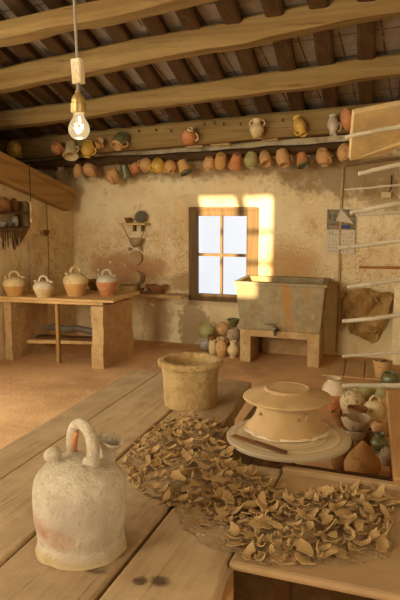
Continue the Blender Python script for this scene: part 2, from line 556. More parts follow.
f0 = [bm.verts.new((XL, y, z)) for y, z in prof_]; f1 = [bm.verts.new((XL-.3, y, z)) for y, z in prof_]
bm.faces.new(f0); bm.faces.new(f1[::-1])
for i in range(4): bm.faces.new((f0[i], f0[(i+1) % 4], f1[(i+1) % 4], f1[i]))
struct('wall_left_low', bm, M['wall'])
bm = NB(); box(bm, (-5.9, 4.2, 0), (-5.6, YB+.35, 4)); box(bm, (-5.6, 4.2, 0), (XL-.3, 4.5, 4)); struct('wall_loft', bm, M['wall'])
bm = NB(); box(bm, (-7, -5.6, 0), (-2.27, -5.3, 4.2)); struct('wall_sun_block', bm, M['wall'])  # unseen wall added to keep the sun out of the front-left opening
wall_with_holes('wall_right', (XR, XR+.3), 'y', YF-.3, YB, 5.6, .3, [(-1.4, .2, .9, 2.4)])  # opening added in this wall for the fill light
# front wall (behind the camera): the sunlit window whose light falls on the back wall
SUNEL = math.radians(7.0); SDX = -.035
dY = YB-YF
zo = dY*math.tan(SUNEL)
sx0, sx1 = -2.57-SDX*dY, -1.71-SDX*dY
sz0, sz1 = .60+zo, 1.73+zo
FWIN = (-3.75, -2.5, 1.2, 3.4)
wall_with_holes('wall_front', (YF-.3, YF), 'x', XL-.3, XR+.3, 5.8, .3, [FWIN, (sx0, sx1, sz0, sz1)])
w2 = bpy.data.objects.new('window_2', None); COL.objects.link(w2); w2['kind'] = 'structure'; w2.location = (sx0, YF-.1, sz0)
bm = NB()
mx = -2.09-SDX*dY
box(bm, (mx-.055, YF-.13, sz0), (mx+.055, YF-.08, sz1))
for zc in (1.335, .985):
    box(bm, (sx0, YF-.13, zc+zo-.022), (sx1, YF-.08, zc+zo+.022))
obj('mullion', bm, M['winwood'], w2, w2.location)

# ceiling sheet on the rafters
RTH = .075
bm = NB()
def cz(x, y): return ceil_z(x, y)+RTH
cs = [(-5.9, YF-.3), (XR+.3, YF-.3), (XR+.3, YB+.35), (-5.9, YB+.35)]
a = [bm.verts.new((x, y, cz(x, y))) for x, y in cs]
b = [bm.verts.new((x, y, cz(x, y)+.08)) for x, y in cs]
bm.faces.new(a); bm.faces.new(b)
for i in range(4): bm.faces.new((a[i], a[(i+1) % 4], b[(i+1) % 4], b[i]))
struct('ceiling', bm, M['ceiling'])

# rafters: run down the slope, measured where they cross
PN = Vector((-.0505, .2735, 1)).normalized()
def rp(x, y):
    p0 = Vector((-4.961, 6.5, 2.365)); d = ray(x, y)
    nn = Vector((-.0505, .2735, 1))
    return CAM+d*(nn.dot(p0-CAM)/nn.dot(d))
raf = [((5,40),(26,56)), ((30,25),(57,55)), ((59,19),(92,51)), ((101,10),(122,46)), ((136,0),(159,40)), ((175,0),(194,34)), ((220,0),(232,24)), ((266,0),(274,15)), ((314,-10),(316,5)),
       ((366,17),(367,54)), ((322,27),(329,60)), ((281,39),(289,66)), ((242,49),(252,71)), ((207,56),(216,77)), ((175,62),(187,82)), ((141,70),(156,87)), ((111,75),(127,92)), ((84,80),(100,96)), ((51,81),(75,101)), ((27,85),(52,102)), ((5,89),(32,107))]
rows = []
for p, q in raf:
    P, Q = rp(*p), rp(*q)
    m = (P+Q)/2
    rows.append((m.x+.0937*(m.y-6.5), m))
# project every sample along the common slope direction to one offset, merge near equal ones
rows.sort(key=lambda r: r[0])
offs = []
for r, m in rows:
    if offs and abs(offs[-1][0]/offs[-1][1]-r) < .16: offs[-1][0] += r; offs[-1][1] += 1
    else: offs.append([r, 1])
offs = [a/b for a, b in offs]
print('rafter offsets', [round(o, 2) for o in offs])
full = []
o = offs[0]-.36
while o > -5.9: full.append(o); o -= .36
full += offs
o = offs[-1]+.36
while o < 1.5: full.append(o); o += .36
full.sort()
def hewn(bm, p0, p1, w, h, up, seg=14, jit=.012, seed=0, ch=.12):
    """rough bar from p0 to p1, p = middle of its underside"""
    p0, p1 = Vector(p0), Vector(p1)
    t = (p1-p0).normalized(); up = Vector(up); up = (up-t*up.dot(t)).normalized(); sd = t.cross(up)
    sec = [(-.5, ch), (-.36, 0), (.36, 0), (.5, ch), (.5, .88), (.38, 1), (-.38, 1), (-.5, .88)]
    rings = []
    for i in range(seg+1):
        c = p0.lerp(p1, i/seg)
        ring = []
        for s_, u_ in sec:
            v = c+sd*s_*w+up*u_*h
            v += noise.noise_vector(v*2.3+Vector((seed*7.7, 0, 0)))*jit
            ring.append(bm.verts.new(v))
        rings.append(ring)
    for i in range(seg):
        for k in range(8):
            bm.faces.new((rings[i][k], rings[i][(k+1) % 8], rings[i+1][(k+1) % 8], rings[i+1][k]))
    bm.faces.new(rings[0][::-1]); bm.faces.new(rings[-1])
for i, o in enumerate(full):
    bm = NB()
    def rpt(y):
        x = o-.0937*(y-6.5); return Vector((x, y, ceil_z(x, y)))
    pa_, pb_ = rpt(YB-.02), rpt(2.0)
    if pa_.x < -5.6: continue
    if pa_.x < XL+.1: pb_ = rpt(4.55)
    hewn(bm, pa_, pb_, .145, RTH+.004, (0, .27, 1), 12, .008, i)
    struct('ceiling_rafter', bm, M['rafter'])
# cross beams
def beam(yc, z_top_px, z_bot_px, w, seed, mat='beam', jit=.02):
    """a beam along the room: top edge and bottom edge rows given at columns 0 and 400"""
    yf = yc-w/2
    A, B = on(0, z_bot_px[0], 1, yf), on(400, z_bot_px[1], 1, yf)
    T0, T1 = on(0, z_top_px[0], 1, yf), on(400, z_top_px[1], 1, yf)
    sl = (B.z-A.z)/(B.x-A.x)
    h = ((T0.z-A.z)+(T1.z-B.z))/2
    bm = NB()
    xl, xr = (-5.55 if yc > 5 else XL+.01), XR-.01
    P = (xl, yc, A.z+sl*(xl-A.x)); Q = (xr, yc, A.z+sl*(xr-A.x))
    hewn(bm, P, Q, w, h, (0, 0, 1), 40, jit, seed, .12 if yc > 6 else .38)
    struct('ceiling_beam', bm, M[mat], smooth=False)
    return lambda x: A.z+sl*(x-A.x), h
beamD, hD = beam(6.6, (141, 98), (160, 127), .2, 1, jit=.01)
beam(5.82, (112, 50), (127, 73), .2, 2)
beam(5.03, (67, -17), (87, 9), .22, 3, jit=.03)
beam(4.3, (19, -75), (38, -52), .24, 4, jit=.03)
for k, (yy, zz) in enumerate(((3.4, 3.26), (2.5, 3.5))):
    bm = NB(); hewn(bm, (XL+.01, yy, ceil_z(XL, yy)-.2), (XR-.01, yy, ceil_z(XR, yy)-.2), .2, .2, (0, 0, 1), 20, .02, 9+k)
    struct('ceiling_beam', bm, M['beam'])

# sloping loft beam along the left wall
bm = NB()
P0, P1 = on(-60, 143, 0, -4.08), on(72, 211, 0, -4.08)
P1 = on(72, 211, 0, -4.06); P0 = on(0, 179, 0, -4.06)
dv = (P0-P1)
hewn(bm, (-4.13, P1.y, P1.z), (-4.13, P1.y+dv.y*2.6, P1.z+dv.z*2.6), .14, .22, (0, 0, 1), 16, .006, 11)
lb = struct('loft_beam', bm, M['loftbeam'])
bm = NB()
hewn(bm, (-4.1, P1.y+.0, P1.z+.2), (-4.1, P1.y+dv.y*2.6, P1.z+.2+dv.z*2.6), .2, .05, (0, 0, 1), 16, .004, 12)
obj('edge_board', bm, M['loftbeam'], lb)

# pole the lower row of pots hangs from, and the batten ends above it
pz = lambda px: None
PL0, PL1 = on(20, 166, 1, 6.72), on(370, 146, 1, 6.72)
bm = NB()
pts = []
rr = []
for i in range(21):
    v = PL0.lerp(PL1, i/20)+noise.noise_vector(Vector((i*.5, 2, 0)))*.02
    pts.append(v); rr.append(.05+.012*noise.noise(Vector((i*.7, 9, 1))))
tube(bm, pts, rr, 10)
struct('wall_pole', bm, M['pole'], smooth=True)
bm = NB()
# eaves board behind the pole, broken into lengths
a0, a1 = on(60, 156, 1, 6.76), on(350, 134, 1, 6.76)
hewn(bm, a0, a1, .16, .04, (0, 0, 1), 16, .01, 31)
struct('trim_eaves', bm, M['rafter'])

for k, (pa_x, pb_x, py_) in enumerate(((104, 119, 150.5), (131, 147, 148.5), (163, 178, 147), (186, 203, 146.5), (211, 230, 144.5), (262, 278, 139.5))):
    a_, b_ = on(pa_x, py_, 1, 6.66), on(pb_x, py_-1.2, 1, 6.66)
    bm = NB(); box(bm, (a_.x, 6.64, a_.z-.012), (b_.x, 6.69, a_.z+.012)); struct('trim_batten', bm, M['tablewood'])
# pilaster at the right edge of the back wall, conduit strip
xr0 = on(392.5, 330, 1, 6.62).x
bm = NB(); box(bm, (xr0, 6.62, 0), (xr0+.5, YB, 2.7)); struct('wall_pilaster', bm, M['wall'])
cxx = on(339.5, 260, 1, 6.83).x
bm = NB(); tube(bm, [(cxx, 6.835, .03), (cxx+.008, 6.835, .6), (cxx-.006, 6.835, 1.2), (cxx+.006, 6.835, 2.0)], .014, 8)
struct('trim_conduit', bm, M['masonry'], smooth=True)
cl = on(46.5, 233, 0, XL)
bm = NB(); tube(bm, [(XL+.012, cl.y, .7), (XL+.012, cl.y+.01, 1.2), (XL+.012, cl.y, 1.75)], .004, 6)
struct('trim_cable', bm, M['darkwood'], smooth=True)
c2 = on(26, 240, 0, XL)
bm = NB(); tube(bm, [(XL+.012, c2.y+.02, .6), (XL+.012, c2.y+.03, 1.2)], .005, 6)
struct('trim_cable', bm, M['cord'], smooth=True)

# window 1: frame, cross bars, panes
w1 = bpy.data.objects.new('window_1', None); COL.objects.link(w1); w1['kind'] = 'structure'; w1.location = (wx0, YI+.02, wz0)
gx0, gx1 = on(197.5, 250, 1, YI+.02).x, on(247, 250, 1, YI+.02).x
gz0, gz1 = on(222, 294.5, 1, YI+.02).z, on(222, 216, 1, YI+.02).z
bm = NB()
for lo, hi in (((wx0, YI-.01, wz0), (gx0, YI+.07, wz1)), ((gx1, YI-.01, wz0), (wx1, YI+.07, wz1)), ((gx0, YI-.01, gz1), (gx1, YI+.07, wz1)), ((gx0, YI-.01, wz0), (gx1, YI+.07, gz0))):
    box(bm, lo, hi)
obj('window_frame', bm, M['winwood'], w1, w1.location, bevel=.006)
bm = NB()
a_ = on(190, 212, 1, YI-.02)
box(bm, (wx0+.003, YI-.025, wz1-.035), (wx1-.003, YI-.008, wz1-.004))
obj('lintel_board', bm, M['winwood'], w1, w1.location, bevel=.006)
gm = on(221.5, 250, 1, YI+.02).x; gh = on(222, 255, 1, YI+.02).z
bm = NB(); box(bm, (gm-.014, YI+.01, gz0), (gm+.014, YI+.045, gz1)); obj('vertical_bar', bm, M['winwood'], w1, w1.location)
bm = NB(); box(bm, (gx0, YI+.005, gh-.016), (gx1, YI+.05, gh+.016)); obj('horizontal_bar', bm, M['winwood'], w1, w1.location)
for (u0, u1) in ((gx0, gm-.014), (gm+.014, gx1)):
    for (v0, v1) in ((gz0, gh-.016), (gh+.016, gz1)):
        bm = NB(); box(bm, (u0, YI+.026, v0), (u1, YI+.03, v1)); obj('pane', bm, M['glass'], w1, w1.location)

# ------------------------------------------------------------------ pottery kit
PROF = {
    'jar': [(0, 0), (.27, 0), (.34, .06), (.45, .3), (.5, .52), (.45, .74), (.31, .88), (.25, .94), (.3, 1), (.26, 1), (.21, .93), (.25, .85), (.3, .75), (0, .7)],
    'cup': [(0, 0), (.27, 0), (.31, .05), (.4, .45), (.47, .8), (.5, .97), (.49, 1), (.45, .98), (.4, .6), (.26, .08), (0, .08)],
    'round': [(0, 0), (.22, 0), (.34, .08), (.47, .3), (.5, .5), (.46, .7), (.33, .88), (.2, .95), (.21, 1), (.16, 1), (.15, .9), (.2, .8), (0, .75)],
    'barrel': [(0, 0), (.36, 0), (.42, .1), (.5, .4), (.5, .6), (.44, .85), (.36, .95), (.38, 1), (.33, 1), (.32, .9), (.3, .7), (0, .65)],
    'pitcher': [(0, 0), (.3, 0), (.32, .03), (.24, .09), (.36, .22), (.48, .42), (.47, .58), (.34, .72), (.25, .8), (.28, .93), (.32, 1), (.29, 1), (.22, .85), (.2, .78), (0, .7)],
    'bowl': [(0, 0), (.22, 0), (.24, .12), (.4, .55), (.5, .93), (.5, 1), (.46, 1), (.38, .6), (.2, .25), (0, .22)],
    'cone': [(0, 0), (.34, 0), (.48, .12), (.5, .3), (.43, .5), (.3, .68), (.16, .84), (.05, .97), (0, 1)],
    'botijo': [(0, 0), (.31, 0), (.33, .04), (.42, .3), (.5, .55), (.5, .68), (.43, .84), (.28, .95), (.1, 1), (0, 1)],
}
def arc_handle(bm, r, z0, z1, out, rad, ang=0, seg=7, flat=1.5):
    """ear handle on the side of a pot"""
    pts = []
    for i in range(11):
        t = i/10
        q = -PI/2+PI*t
        rr_ = r+out*math.cos(q)
        z = (z0+z1)/2+(z1-z0)/2*math.sin(q)
        pts.append((rr_*math.cos(ang), rr_*math.sin(ang), z))
    tube(bm, pts, rad, seg)
def ring_handle(bm, z, R, rad, ang=0, H=1.2):
    pts = []
    for i in range(13):
        q = PI*i/12
        pts.append((R*math.cos(q)*math.cos(ang), R*math.cos(q)*math.sin(ang), z+R*H*math.sin(q)))
    tube(bm, pts, rad, 8)
POTN = [0]
def pot(name, label, cat, loc, w, h, prof, mat, group=None, rot=(0, 0, 0), ears=(), ring=False, spout=False, cap=None, capz=None, cord=None, jit=.02, seg=20):
    POTN[0] += 1
    sd = POTN[0]
    t = thing(name, label, cat, loc, group, rot)
    P = [(r*w, z*h) for r, z in smooth_prof(PROF[prof], 2)]
    j = jit*w
    if cap:
        lo = [p for p in P if p[1] <= capz*h]; hi = [lo[-1]]+[p for p in P if p[1] > capz*h]
        bm = NB(); lathe(bm, lo, seg, j, 3/w, None, sd); obj('body', bm, M[mat], t, smooth=True)
        bm = NB(); lathe(bm, hi, seg, j, 3/w, None, sd); o = obj('glazed_shoulder', bm, M[cap], t, smooth=True)
        o['label'] = 'pale slip covering the shoulder'
    else:
        bm = NB(); lathe(bm, P, seg, j, 3/w, None, sd); obj('body', bm, M[mat], t, smooth=True)
    hm = M[cap] if cap else M[mat]
    for (ang, r, z0, z1, out) in ears:
        bm = NB(); arc_handle(bm, r*w, z0*h, z1*h, out*w, .055*w, ang); obj('handle', bm, hm, t, smooth=True)
    if ring:
        bm = NB(); ring_handle(bm, h*.97, .21*w, .055*w, .3, 1.25); obj('handle', bm, hm, t, smooth=True)
    if spout:
        for nm_, ang, L, r in (('spout', PI+.3, .16, .09), ('mouth', .3, .12, .12)):
            bm = NB()
            a = Vector((.33*w*math.cos(ang), .33*w*math.sin(ang), h*.86)); d = Vector((math.cos(ang)*.35, math.sin(ang)*.35, 1))*L*w
            tube(bm, [a, a+d*.5, a+d], [r*w*.9, r*w*.75, r*w], 10)
            obj(nm_, bm, hm, t, smooth=True)
    if cord:
        bm = NB()
        mi = Euler(rot).to_matrix().inverted()
        a = mi @ Vector((0, 0, 0)) + Vector((0, 0, h*.5)); 
        b = mi @ (Vector(cord)-Vector(loc))
        tube(bm, [a, (a+b)/2, b], .004, 5); obj('hanging_cord', bm, M['string'], t)
    return t

# ------------------------------------------------------------------ pots hung on the beam
ordn = ['first', 'second', 'third', 'fourth', 'fifth', 'sixth', 'seventh', 'eighth', 'ninth', 'tenth', 'eleventh', 'twelfth', 'thirteenth', 'fourteenth', 'fifteenth', 'sixteenth', 'seventeenth', 'eighteenth', 'nineteenth', 'twentieth']
def hang(px, py, wpx, hpx, prof, mat, label, name, Y, group, tilt=(0, 0, 0), up=False, ears=((0, .42, .4, .85, .25),), cat='pot', cap=None, capz=None, top=None, ring=False):
    c = on(px, py, 1, Y)
    dep = (c-CAM).dot(FW)
    w, h = wpx*dep/F, hpx*dep/F
    rx = tilt[0]+(PI if up else 0)
    R = Euler((rx, tilt[1], tilt[2])).to_matrix()
    loc = c-R @ Vector((0, 0, h/2))
    return pot(name, label, cat, loc, w, h, prof, mat, group, (rx, tilt[1], tilt[2]), ears, cap=cap, capz=capz, cord=top(c) if top else None, ring=ring, seg=16)
YD = 6.4
G1 = 'pots hung along the long beam'
topD = lambda c: Vector((c.x, 6.505, c.z+.06))
HB = [
    (14, 149, 15, 16, 'round', 'yellow', 'mottled ochre pot on the beam, nearest the left edge', 'hanging_pot', dict(tilt=(.4, .5, 0), up=True)),
    (57, 148, 13, 13, 'round', 'terra', 'round pinkish terracotta pot on the beam, second from the left', 'hanging_pot', dict(tilt=(.9, .3, 0))),
    (71, 150, 15, 16, 'cup', 'cream', 'cream two-handled jar on the beam, left of the lit bulb', 'hanging_jar', dict(up=True, tilt=(-.5, -.3, 0), ears=((0, .42, .4, .85, .2), (PI, .42, .4, .85, .2)))),
    (88, 149, 14, 16, 'jar', 'yellow', 'yellow glazed jar on the beam, just right of the lit bulb', 'hanging_jar', dict(up=True, tilt=(-.3, .1, 0))),
    (99, 144, 9, 9, 'cup', 'terra2', 'small tan cup on the beam between the yellow jar and green jug', 'hanging_cup', dict(tilt=(.7, .6, 0))),
    (120, 141, 15, 16, 'barrel', 'green', 'dark green glazed jug on the beam with a tan mouth', 'hanging_jug', dict(up=True, tilt=(-.7, .3, 0), cap='terra2', capz=.82)),
    (189, 136, 15, 17, 'round', 'terra', 'round terracotta jug on the middle of the beam', 'hanging_jug', dict(tilt=(.5, .45, 0), cap='cream', capz=.9)),
    (257, 129, 15, 19, 'pitcher', 'cream', 'cream footed jug with two ear handles on the beam', 'hanging_jug', dict(ears=((0, .3, .62, .95, .22), (PI, .3, .62, .95, .22)))),
    (300, 126, 13, 21, 'pitcher', 'yellow', 'yellow striped jug tilted sideways on the beam', 'hanging_jug', dict(up=True, tilt=(-.3, -.45, 0), ears=((PI, .3, .5, .9, .25),))),
    (333, 125, 12, 20, 'pitcher', 'whiteglaze', 'white glazed jug hung mouth down on the beam', 'hanging_jug', dict(up=True, tilt=(-.2, -.06, 0))),
    (348, 119, 15, 22, 'round', 'terra', 'large terracotta pot on the beam, partly behind the drying board', 'hanging_pot', dict(tilt=(.3, -.2, 0))),
]
for px, py, w, h, prof, mat, lab, nm, kw in HB:
    kw = dict(kw)
    hang(px, py, w, h, prof, mat, lab, nm, YD, G1, top=topD, **kw)
# nails in the beam with nothing hung on them
for k, (px, py) in enumerate(((140, 132), (157, 131), (172, 132), (205, 125), (224, 125), (241, 125), (283, 121), (215, 124))):
    p = on(px, py, 1, 6.5)
    bm = NB(); tube(bm, [p+Vector((0, .03, 0)), p+Vector((0, -.03, 0)), p+Vector((.006, -.045, .02))], .006, 6)
    tag(obj('iron_nail', bm, M['iron']), 'bent iron nail with nothing hung on it in the long pot beam', 'nail', 'empty nails in the long beam')

G2 = 'pots hung in the lower row'
kinds = [
    (60, 176, 12, 17, 'pitcher', 'greyclay', 'grey pitcher', 0), (78, 171, 10, 13, 'jar', 'terra2', 'tan jar', 0), (90, 170, 13, 14, 'round', 'terra2', 'round tan pot', 1),
    (113, 176, 14, 16, 'jar', 'terra2', 'tan jar-like pot', 1), (125, 171, 12, 13, 'cup', 'green', 'greenish cup', 1), (135, 168, 10, 12, 'round', 'terra', 'small red pot', 1),
    (146, 165, 14, 13, 'round', 'terra2', 'round ochre pot', 1), (158.5, 166, 14, 15, 'round', 'yellow', 'yellowish round pot', 1), (170.5, 167, 13, 14, 'round', 'orange', 'round orange pot', 1),
    (184, 167, 14, 14, 'cup', 'orange', 'orange green-rimmed cup', 1), (209, 163.5, 12, 14, 'jar', 'terra2', 'tan jar', 1), (220.5, 161, 12, 15, 'barrel', 'orange', 'orange barrel mug', 1),
    (236, 161, 14, 15, 'cup', 'terra', 'brick red cup with handle', 1), (251, 160, 14, 15, 'jar', 'palegreen', 'grey green jar', 1), (265.5, 158.5, 12, 16, 'barrel', 'terra2', 'tan barrel mug', 1),
    (283, 158, 14, 16, 'barrel', 'terra2', 'wide tan barrel mug', 1), (302.5, 160, 14, 14, 'cup', 'terra', 'terracotta pot with green mouth', 1), (323.5, 157, 15, 17, 'jar', 'terra2', 'large tan tilted jar', 1),
    (344.5, 152, 15, 17, 'round', 'terra2', 'round orange tan jug with ear handle', 1)]
for k, (px, py, w, h, prof, mat, kd, up) in enumerate(kinds):
    kw = dict(cap='green', capz=.85) if k in (9, 16) else {}
    ta = (-.45+.3*math.sin(k*2.1), .35*math.sin(k*1.7), k*.9) if up else (.05, .1, 0)
    hang(px, py, w, h, prof, mat, f'{kd} in the row under the beam, {ordn[k]} from left', 'hanging_pot', 6.6, G2, tilt=ta, up=bool(up),
         top=lambda c: Vector((c.x, 6.70, PL0.z+(PL1.z-PL0.z)*(c.x-PL0.x)/(PL1.x-PL0.x))), ears=((k*1.3, .4, .35, .8, .22),), **kw)

# ------------------------------------------------------------------ pendant lamp
B0 = CAM+ray(79, 128)*1.85
lx, ly = B0.x, B0.y
zc = lambda py: zat(lx, ly, py)
lamp = thing('pendant_lamp', 'bare lit light bulb hanging on a cord from the ceiling', 'lamp', (lx, ly, B0.z))
L0 = lamp.location
def lobj(name, bm, mat, par=lamp, **k):
    return obj(name, bm, mat, par, L0 if par is lamp else L0, **k)
bm = NB(); tube(bm, [(lx-.012, ly, ceil_z(lx, ly)+.02), (lx-.005, ly, zc(0)), (lx, ly, zc(60)), (lx, ly, zc(93))], .0042, 8); lobj('cord', bm, M['cord'], smooth=True)
bm = NB()
hewn(bm, (lx, ly, zc(83.5)), (lx-.004, ly, zc(59)), .03, .026, (0, -1, 0), 6, .004, 5)
for v in bm.verts: v.co.y += .013
o = lobj('weight_block', bm, M['porcelain']); o['label'] = 'stained white block threaded on the cord'
bm = NB()
s0, s1 = zc(113), zc(91)
d = s1-s0
lathe(bm, [(0, s0), (.0205, s0), (.022, s0+.1*d), (.022, s0+.42*d), (.0195, s0+.45*d), (.0195, s0+.62*d), (.015, s0+.78*d), (.009, s0+.88*d), (.008, s1), (0, s1)], 20, 0, 1, Matrix.Translation((lx, ly, 0)))
lobj('socket', bm, M['brass'], smooth=True)
bm = NB()
b1, b0 = zc(113), zc(140)
d = b1-b0
lathe(bm, smooth_prof([(0, b0), (.018, b0+.06*d), (.0285, b0+.25*d), (.0305, b0+.42*d), (.0265, b0+.62*d), (.018, b0+.8*d), (.0145, b0+.92*d), (.014, b1), (0, b1)], 3), 24, 0, 1, Matrix.Translation((lx, ly, 0)))
bulb = lobj('bulb', bm, M['bulb'], smooth=True)
bm = NB()
fz = b0+.42*d
tube(bm, [(lx+.003, ly, b1-.01), (lx+.003, ly, fz+.012)], .003, 6)
tube(bm, [(lx+.010*math.cos(q), ly+.01*math.sin(q), fz+.012*math.sin(q*2)) for q in [i*.5 for i in range(12)]], .0032, 6)
fo = obj('filament', bm, M['filament'], bulb, L0)
pl_d = bpy.data.lights.new('bulb_light', 'POINT'); pl_d.energy = 2.2; pl_d.color = (1, .72, .4); pl_d.shadow_soft_size = .03
plo = bpy.data.objects.new('bulb_light', pl_d); COL.objects.link(plo); plo.location = (lx, ly, B0.z-.045)

# small switch on a dark cord at the left
q = on(31, 212, 0, -4.0)
sw = thing('hanging_switch', 'small cream pull switch hanging on a dark cord at the left', 'switch', q)
bm = NB(); tube(bm, [(q.x-.07, q.y, zat(q.x, q.y, 156)), (q.x-.01, q.y, zat(q.x, q.y, 158)), (q.x, q.y, zat(q.x, q.y, 163)), (q.x, q.y, zat(q.x, q.y, 203))], .005, 6); obj('cord', bm, M['black'], sw, q)
bm = NB()
z0_, z1_ = zat(q.x, q.y, 212), zat(q.x, q.y, 202)
lathe(bm, [(0, z0_), (.009, z0_), (.012, z0_+.03), (.01, z1_-.02), (.006, z1_), (0, z1_)], 10, 0, 1, Matrix.Translation((q.x, q.y, 0))); obj('switch_body', bm, M['plug'], sw, q, smooth=True)
bm = NB()
z2_ = zat(q.x, q.y, 223)
tube(bm, [(q.x, q.y, z0_), (q.x, q.y, z2_+.05)], .003, 5)
lathe(bm, [(0, z2_), (.011, z2_), (.016, z2_+.025), (.008, z2_+.055), (0, z2_+.055)], 10, 0, 1, Matrix.Translation((q.x, q.y, 0))); obj('pull_knob', bm, M['plug'], sw, q, smooth=True)

# ------------------------------------------------------------------ table at the left with four jugs
TB = thing('masonry_table', 'long plank table on two clay-plastered masonry slabs at the left', 'table', (-3.5, 5.75, 0))
to = TB.location
TZ = .68
def prismW(poly, z0, z1, name, mat, par, off, bevel=.006):
    bm = NB(); prism(bm, poly, z0, z1); return obj(name, bm, mat, par, off, bevel=bevel)
prismW([(-4.18, 5.34), (-2.93, 5.47), (-3.0, 6.20), (-4.18, 6.25)], TZ-.025, TZ, 'tabletop', M['tablewood'], TB, to)
prismW([(-4.18, 5.36), (-3.06, 5.49), (-3.07, 5.64), (-4.18, 5.55)], TZ-.06, TZ-.027, 'under_board', M['tablewood'], TB, to)
prismW([(-4.18, 5.95), (-3.06, 5.95), (-3.06, 6.15), (-4.18, 6.15)], TZ-.06, TZ-.027, 'under_board', M['tablewood'], TB, to)
def slab(xa, xb, ya, yb, z1, name, seed):
    bm = NB()
    nx, ny, nz = 2, 8, 8
    bmesh.ops.create_cube(bm, size=1)
    bmesh.ops.subdivide_edges(bm, edges=bm.edges, cuts=7, use_grid_fill=True)
    for v in bm.verts:
        v.co = Vector((xa+(v.co.x+.5)*(xb-xa), ya+(v.co.y+.5)*(yb-ya), (v.co.z+.5)*z1))
        nv = noise.noise_vector(v.co*5+Vector((seed, 0, 0)))*.014
        if v.co.z < .01: nv.z = 0
        if v.co.z > z1-.01: nv.z = 0
        v.co += nv
    return obj(name, bm, M['masonry'], TB, to, smooth=False)
slab(-3.15, -3.02, 5.42, 6.06, TZ-.06, 'masonry_slab', 1)
slab(-4.18, -4.09, 5.42, 6.08, TZ-.06, 'masonry_slab', 5)
lg = on(59, 363, 2, 0)
bm = NB(); box(bm, (lg.x-.018, lg.y-.018, 0), (lg.x+.018, lg.y+.018, TZ-.06)); obj('leg', bm, M['postwood'], TB, to, bevel=.004)
ra, rb = on(32, 336.5, 1, 5.85), on(90, 342, 1, 5.6)
bm = NB(); hewn(bm, (-4.1, 5.9, ra.z-.02), (-3.14, 5.78, rb.z-.01), .12, .03, (0, 0, 1), 8, .006, 3); obj('rail', bm, M['darkwood'], TB, to)
bm = NB(); hewn(bm, (-4.1, 5.7, .13), (-3.14, 5.95, .14), .07, .04, (0, 0, 1), 8, .006, 4); obj('rail', bm, M['tablewood'], TB, to)
# roll of dark cloth lying on the rail
bm = NB()
za = rb.z+.02
tube(bm, [(-4.0, 5.86, za+.035), (-3.85, 5.85, za+.055), (-3.7, 5.83, za+.045), (-3.55, 5.82, za+.065), (-3.4, 5.8, za+.05), (-3.25, 5.79, za+.04)], [.015, .035, .04, .035, .04, .02], 8)
tag(obj('cloth_roll', bm, M['slate'], smooth=True), 'dark rolled cloth lying on the rail under the table', 'cloth')
# jugs
G3 = 'jugs drying on the plank table'
def tjug(px, ybot, wpx, hpx, Y, mat, cap, capz, lab, rz):
    b = on(px, ybot, 2, TZ)
    dep = (b-CAM).dot(FW)
    w = wpx*dep/F; h = hpx*dep/F
    return pot('water_jug', lab, 'jug', b, w, h, 'botijo', mat, G3, (0, 0, rz), (), True, True, cap, capz, jit=.008)
tjug(15, 295.6, 23, 19, 0, 'orange', 'cream', .56, 'ochre water jug with pale shoulder, leftmost on the table', .5)
tjug(44, 297, 21, 16, 0, 'cream', 'slip', .6, 'smaller cream water jug, second from the left on the table', .2)
tjug(76, 295.5, 25, 23, 0, 'orange', 'cream', .6, 'largest orange ochre water jug, third from left on the table', .7)
tjug(107, 295.5, 21, 21, 0, 'terra', 'whiteglaze', .7, 'reddish terracotta water jug with grey shoulder, rightmost on the table', .1)
b = on(94, 290, 2, TZ)
pot('clay_basin', 'dark brown clay basin behind the jugs on the plank table', 'basin', b, .2, .11, 'bowl', 'brown')
b = on(97, 286, 2, TZ)
pot('footed_bowl', 'brown footed bowl behind the reddish jug on the table', 'bowl', (b.x+.0, min(b.y, 6.12), TZ), .16, .15, 'pitcher', 'brown')

# ------------------------------------------------------------------ shelf on the left wall
SH = thing('wall_shelf', 'wooden tool shelf with a side bracket on the left wall', 'shelf', (XL, 5.5, 1.45))
so = SH.location
ye = on(24, 215, 0, XL+.1).y
zt1 = on(10, 212, 0, XL+.09).z
zt2 = on(10, 226.5, 0, XL+.09).z
zb_ = on(24, 244, 0, XL+.05).z
bm = NB()
for a, b in (((XL, zb_), (XL+.04, zb_)),):
    vs = [(XL+.002, zb_), (XL+.03, zb_), (XL+.16, zt2-.01), (XL+.16, zt1+.09), (XL+.12, zt1+.11), (XL+.002, zt1+.11)]
    f0 = [bm.verts.new((x, ye-.03, z)) for x, z in vs]; f1 = [bm.verts.new((x, ye+.015, z)) for x, z in vs]
    bm.faces.new(f0[::-1]); bm.faces.new(f1)
    for i in range(6): bm.faces.new((f0[i], f0[(i+1) % 6], f1[(i+1) % 6], f1[i]))
obj('side_bracket', bm, M['winwood'], SH, so)
bm = NB(); box(bm, (XL+.002, 4.9, zt1-.02), (XL+.17, ye-.03, zt1)); obj('shelf_board', bm, M['darkwood'], SH, so)
bm = NB(); box(bm, (XL+.002, 4.9, zt2-.02), (XL+.15, ye-.03, zt2)); obj('shelf_board', bm, M['darkwood'], SH, so)
bm = NB(); box(bm, (XL+.15, 4.9, zt2-.05), (XL+.165, ye-.03, zt2-.015)); obj('tool_rail', bm, M['winwood'], SH, so)
def onshelf(px, z, x=XL+.09):
    # column px on the vertical plane through the shelf
    return on(px, 215, 0, x).y, z
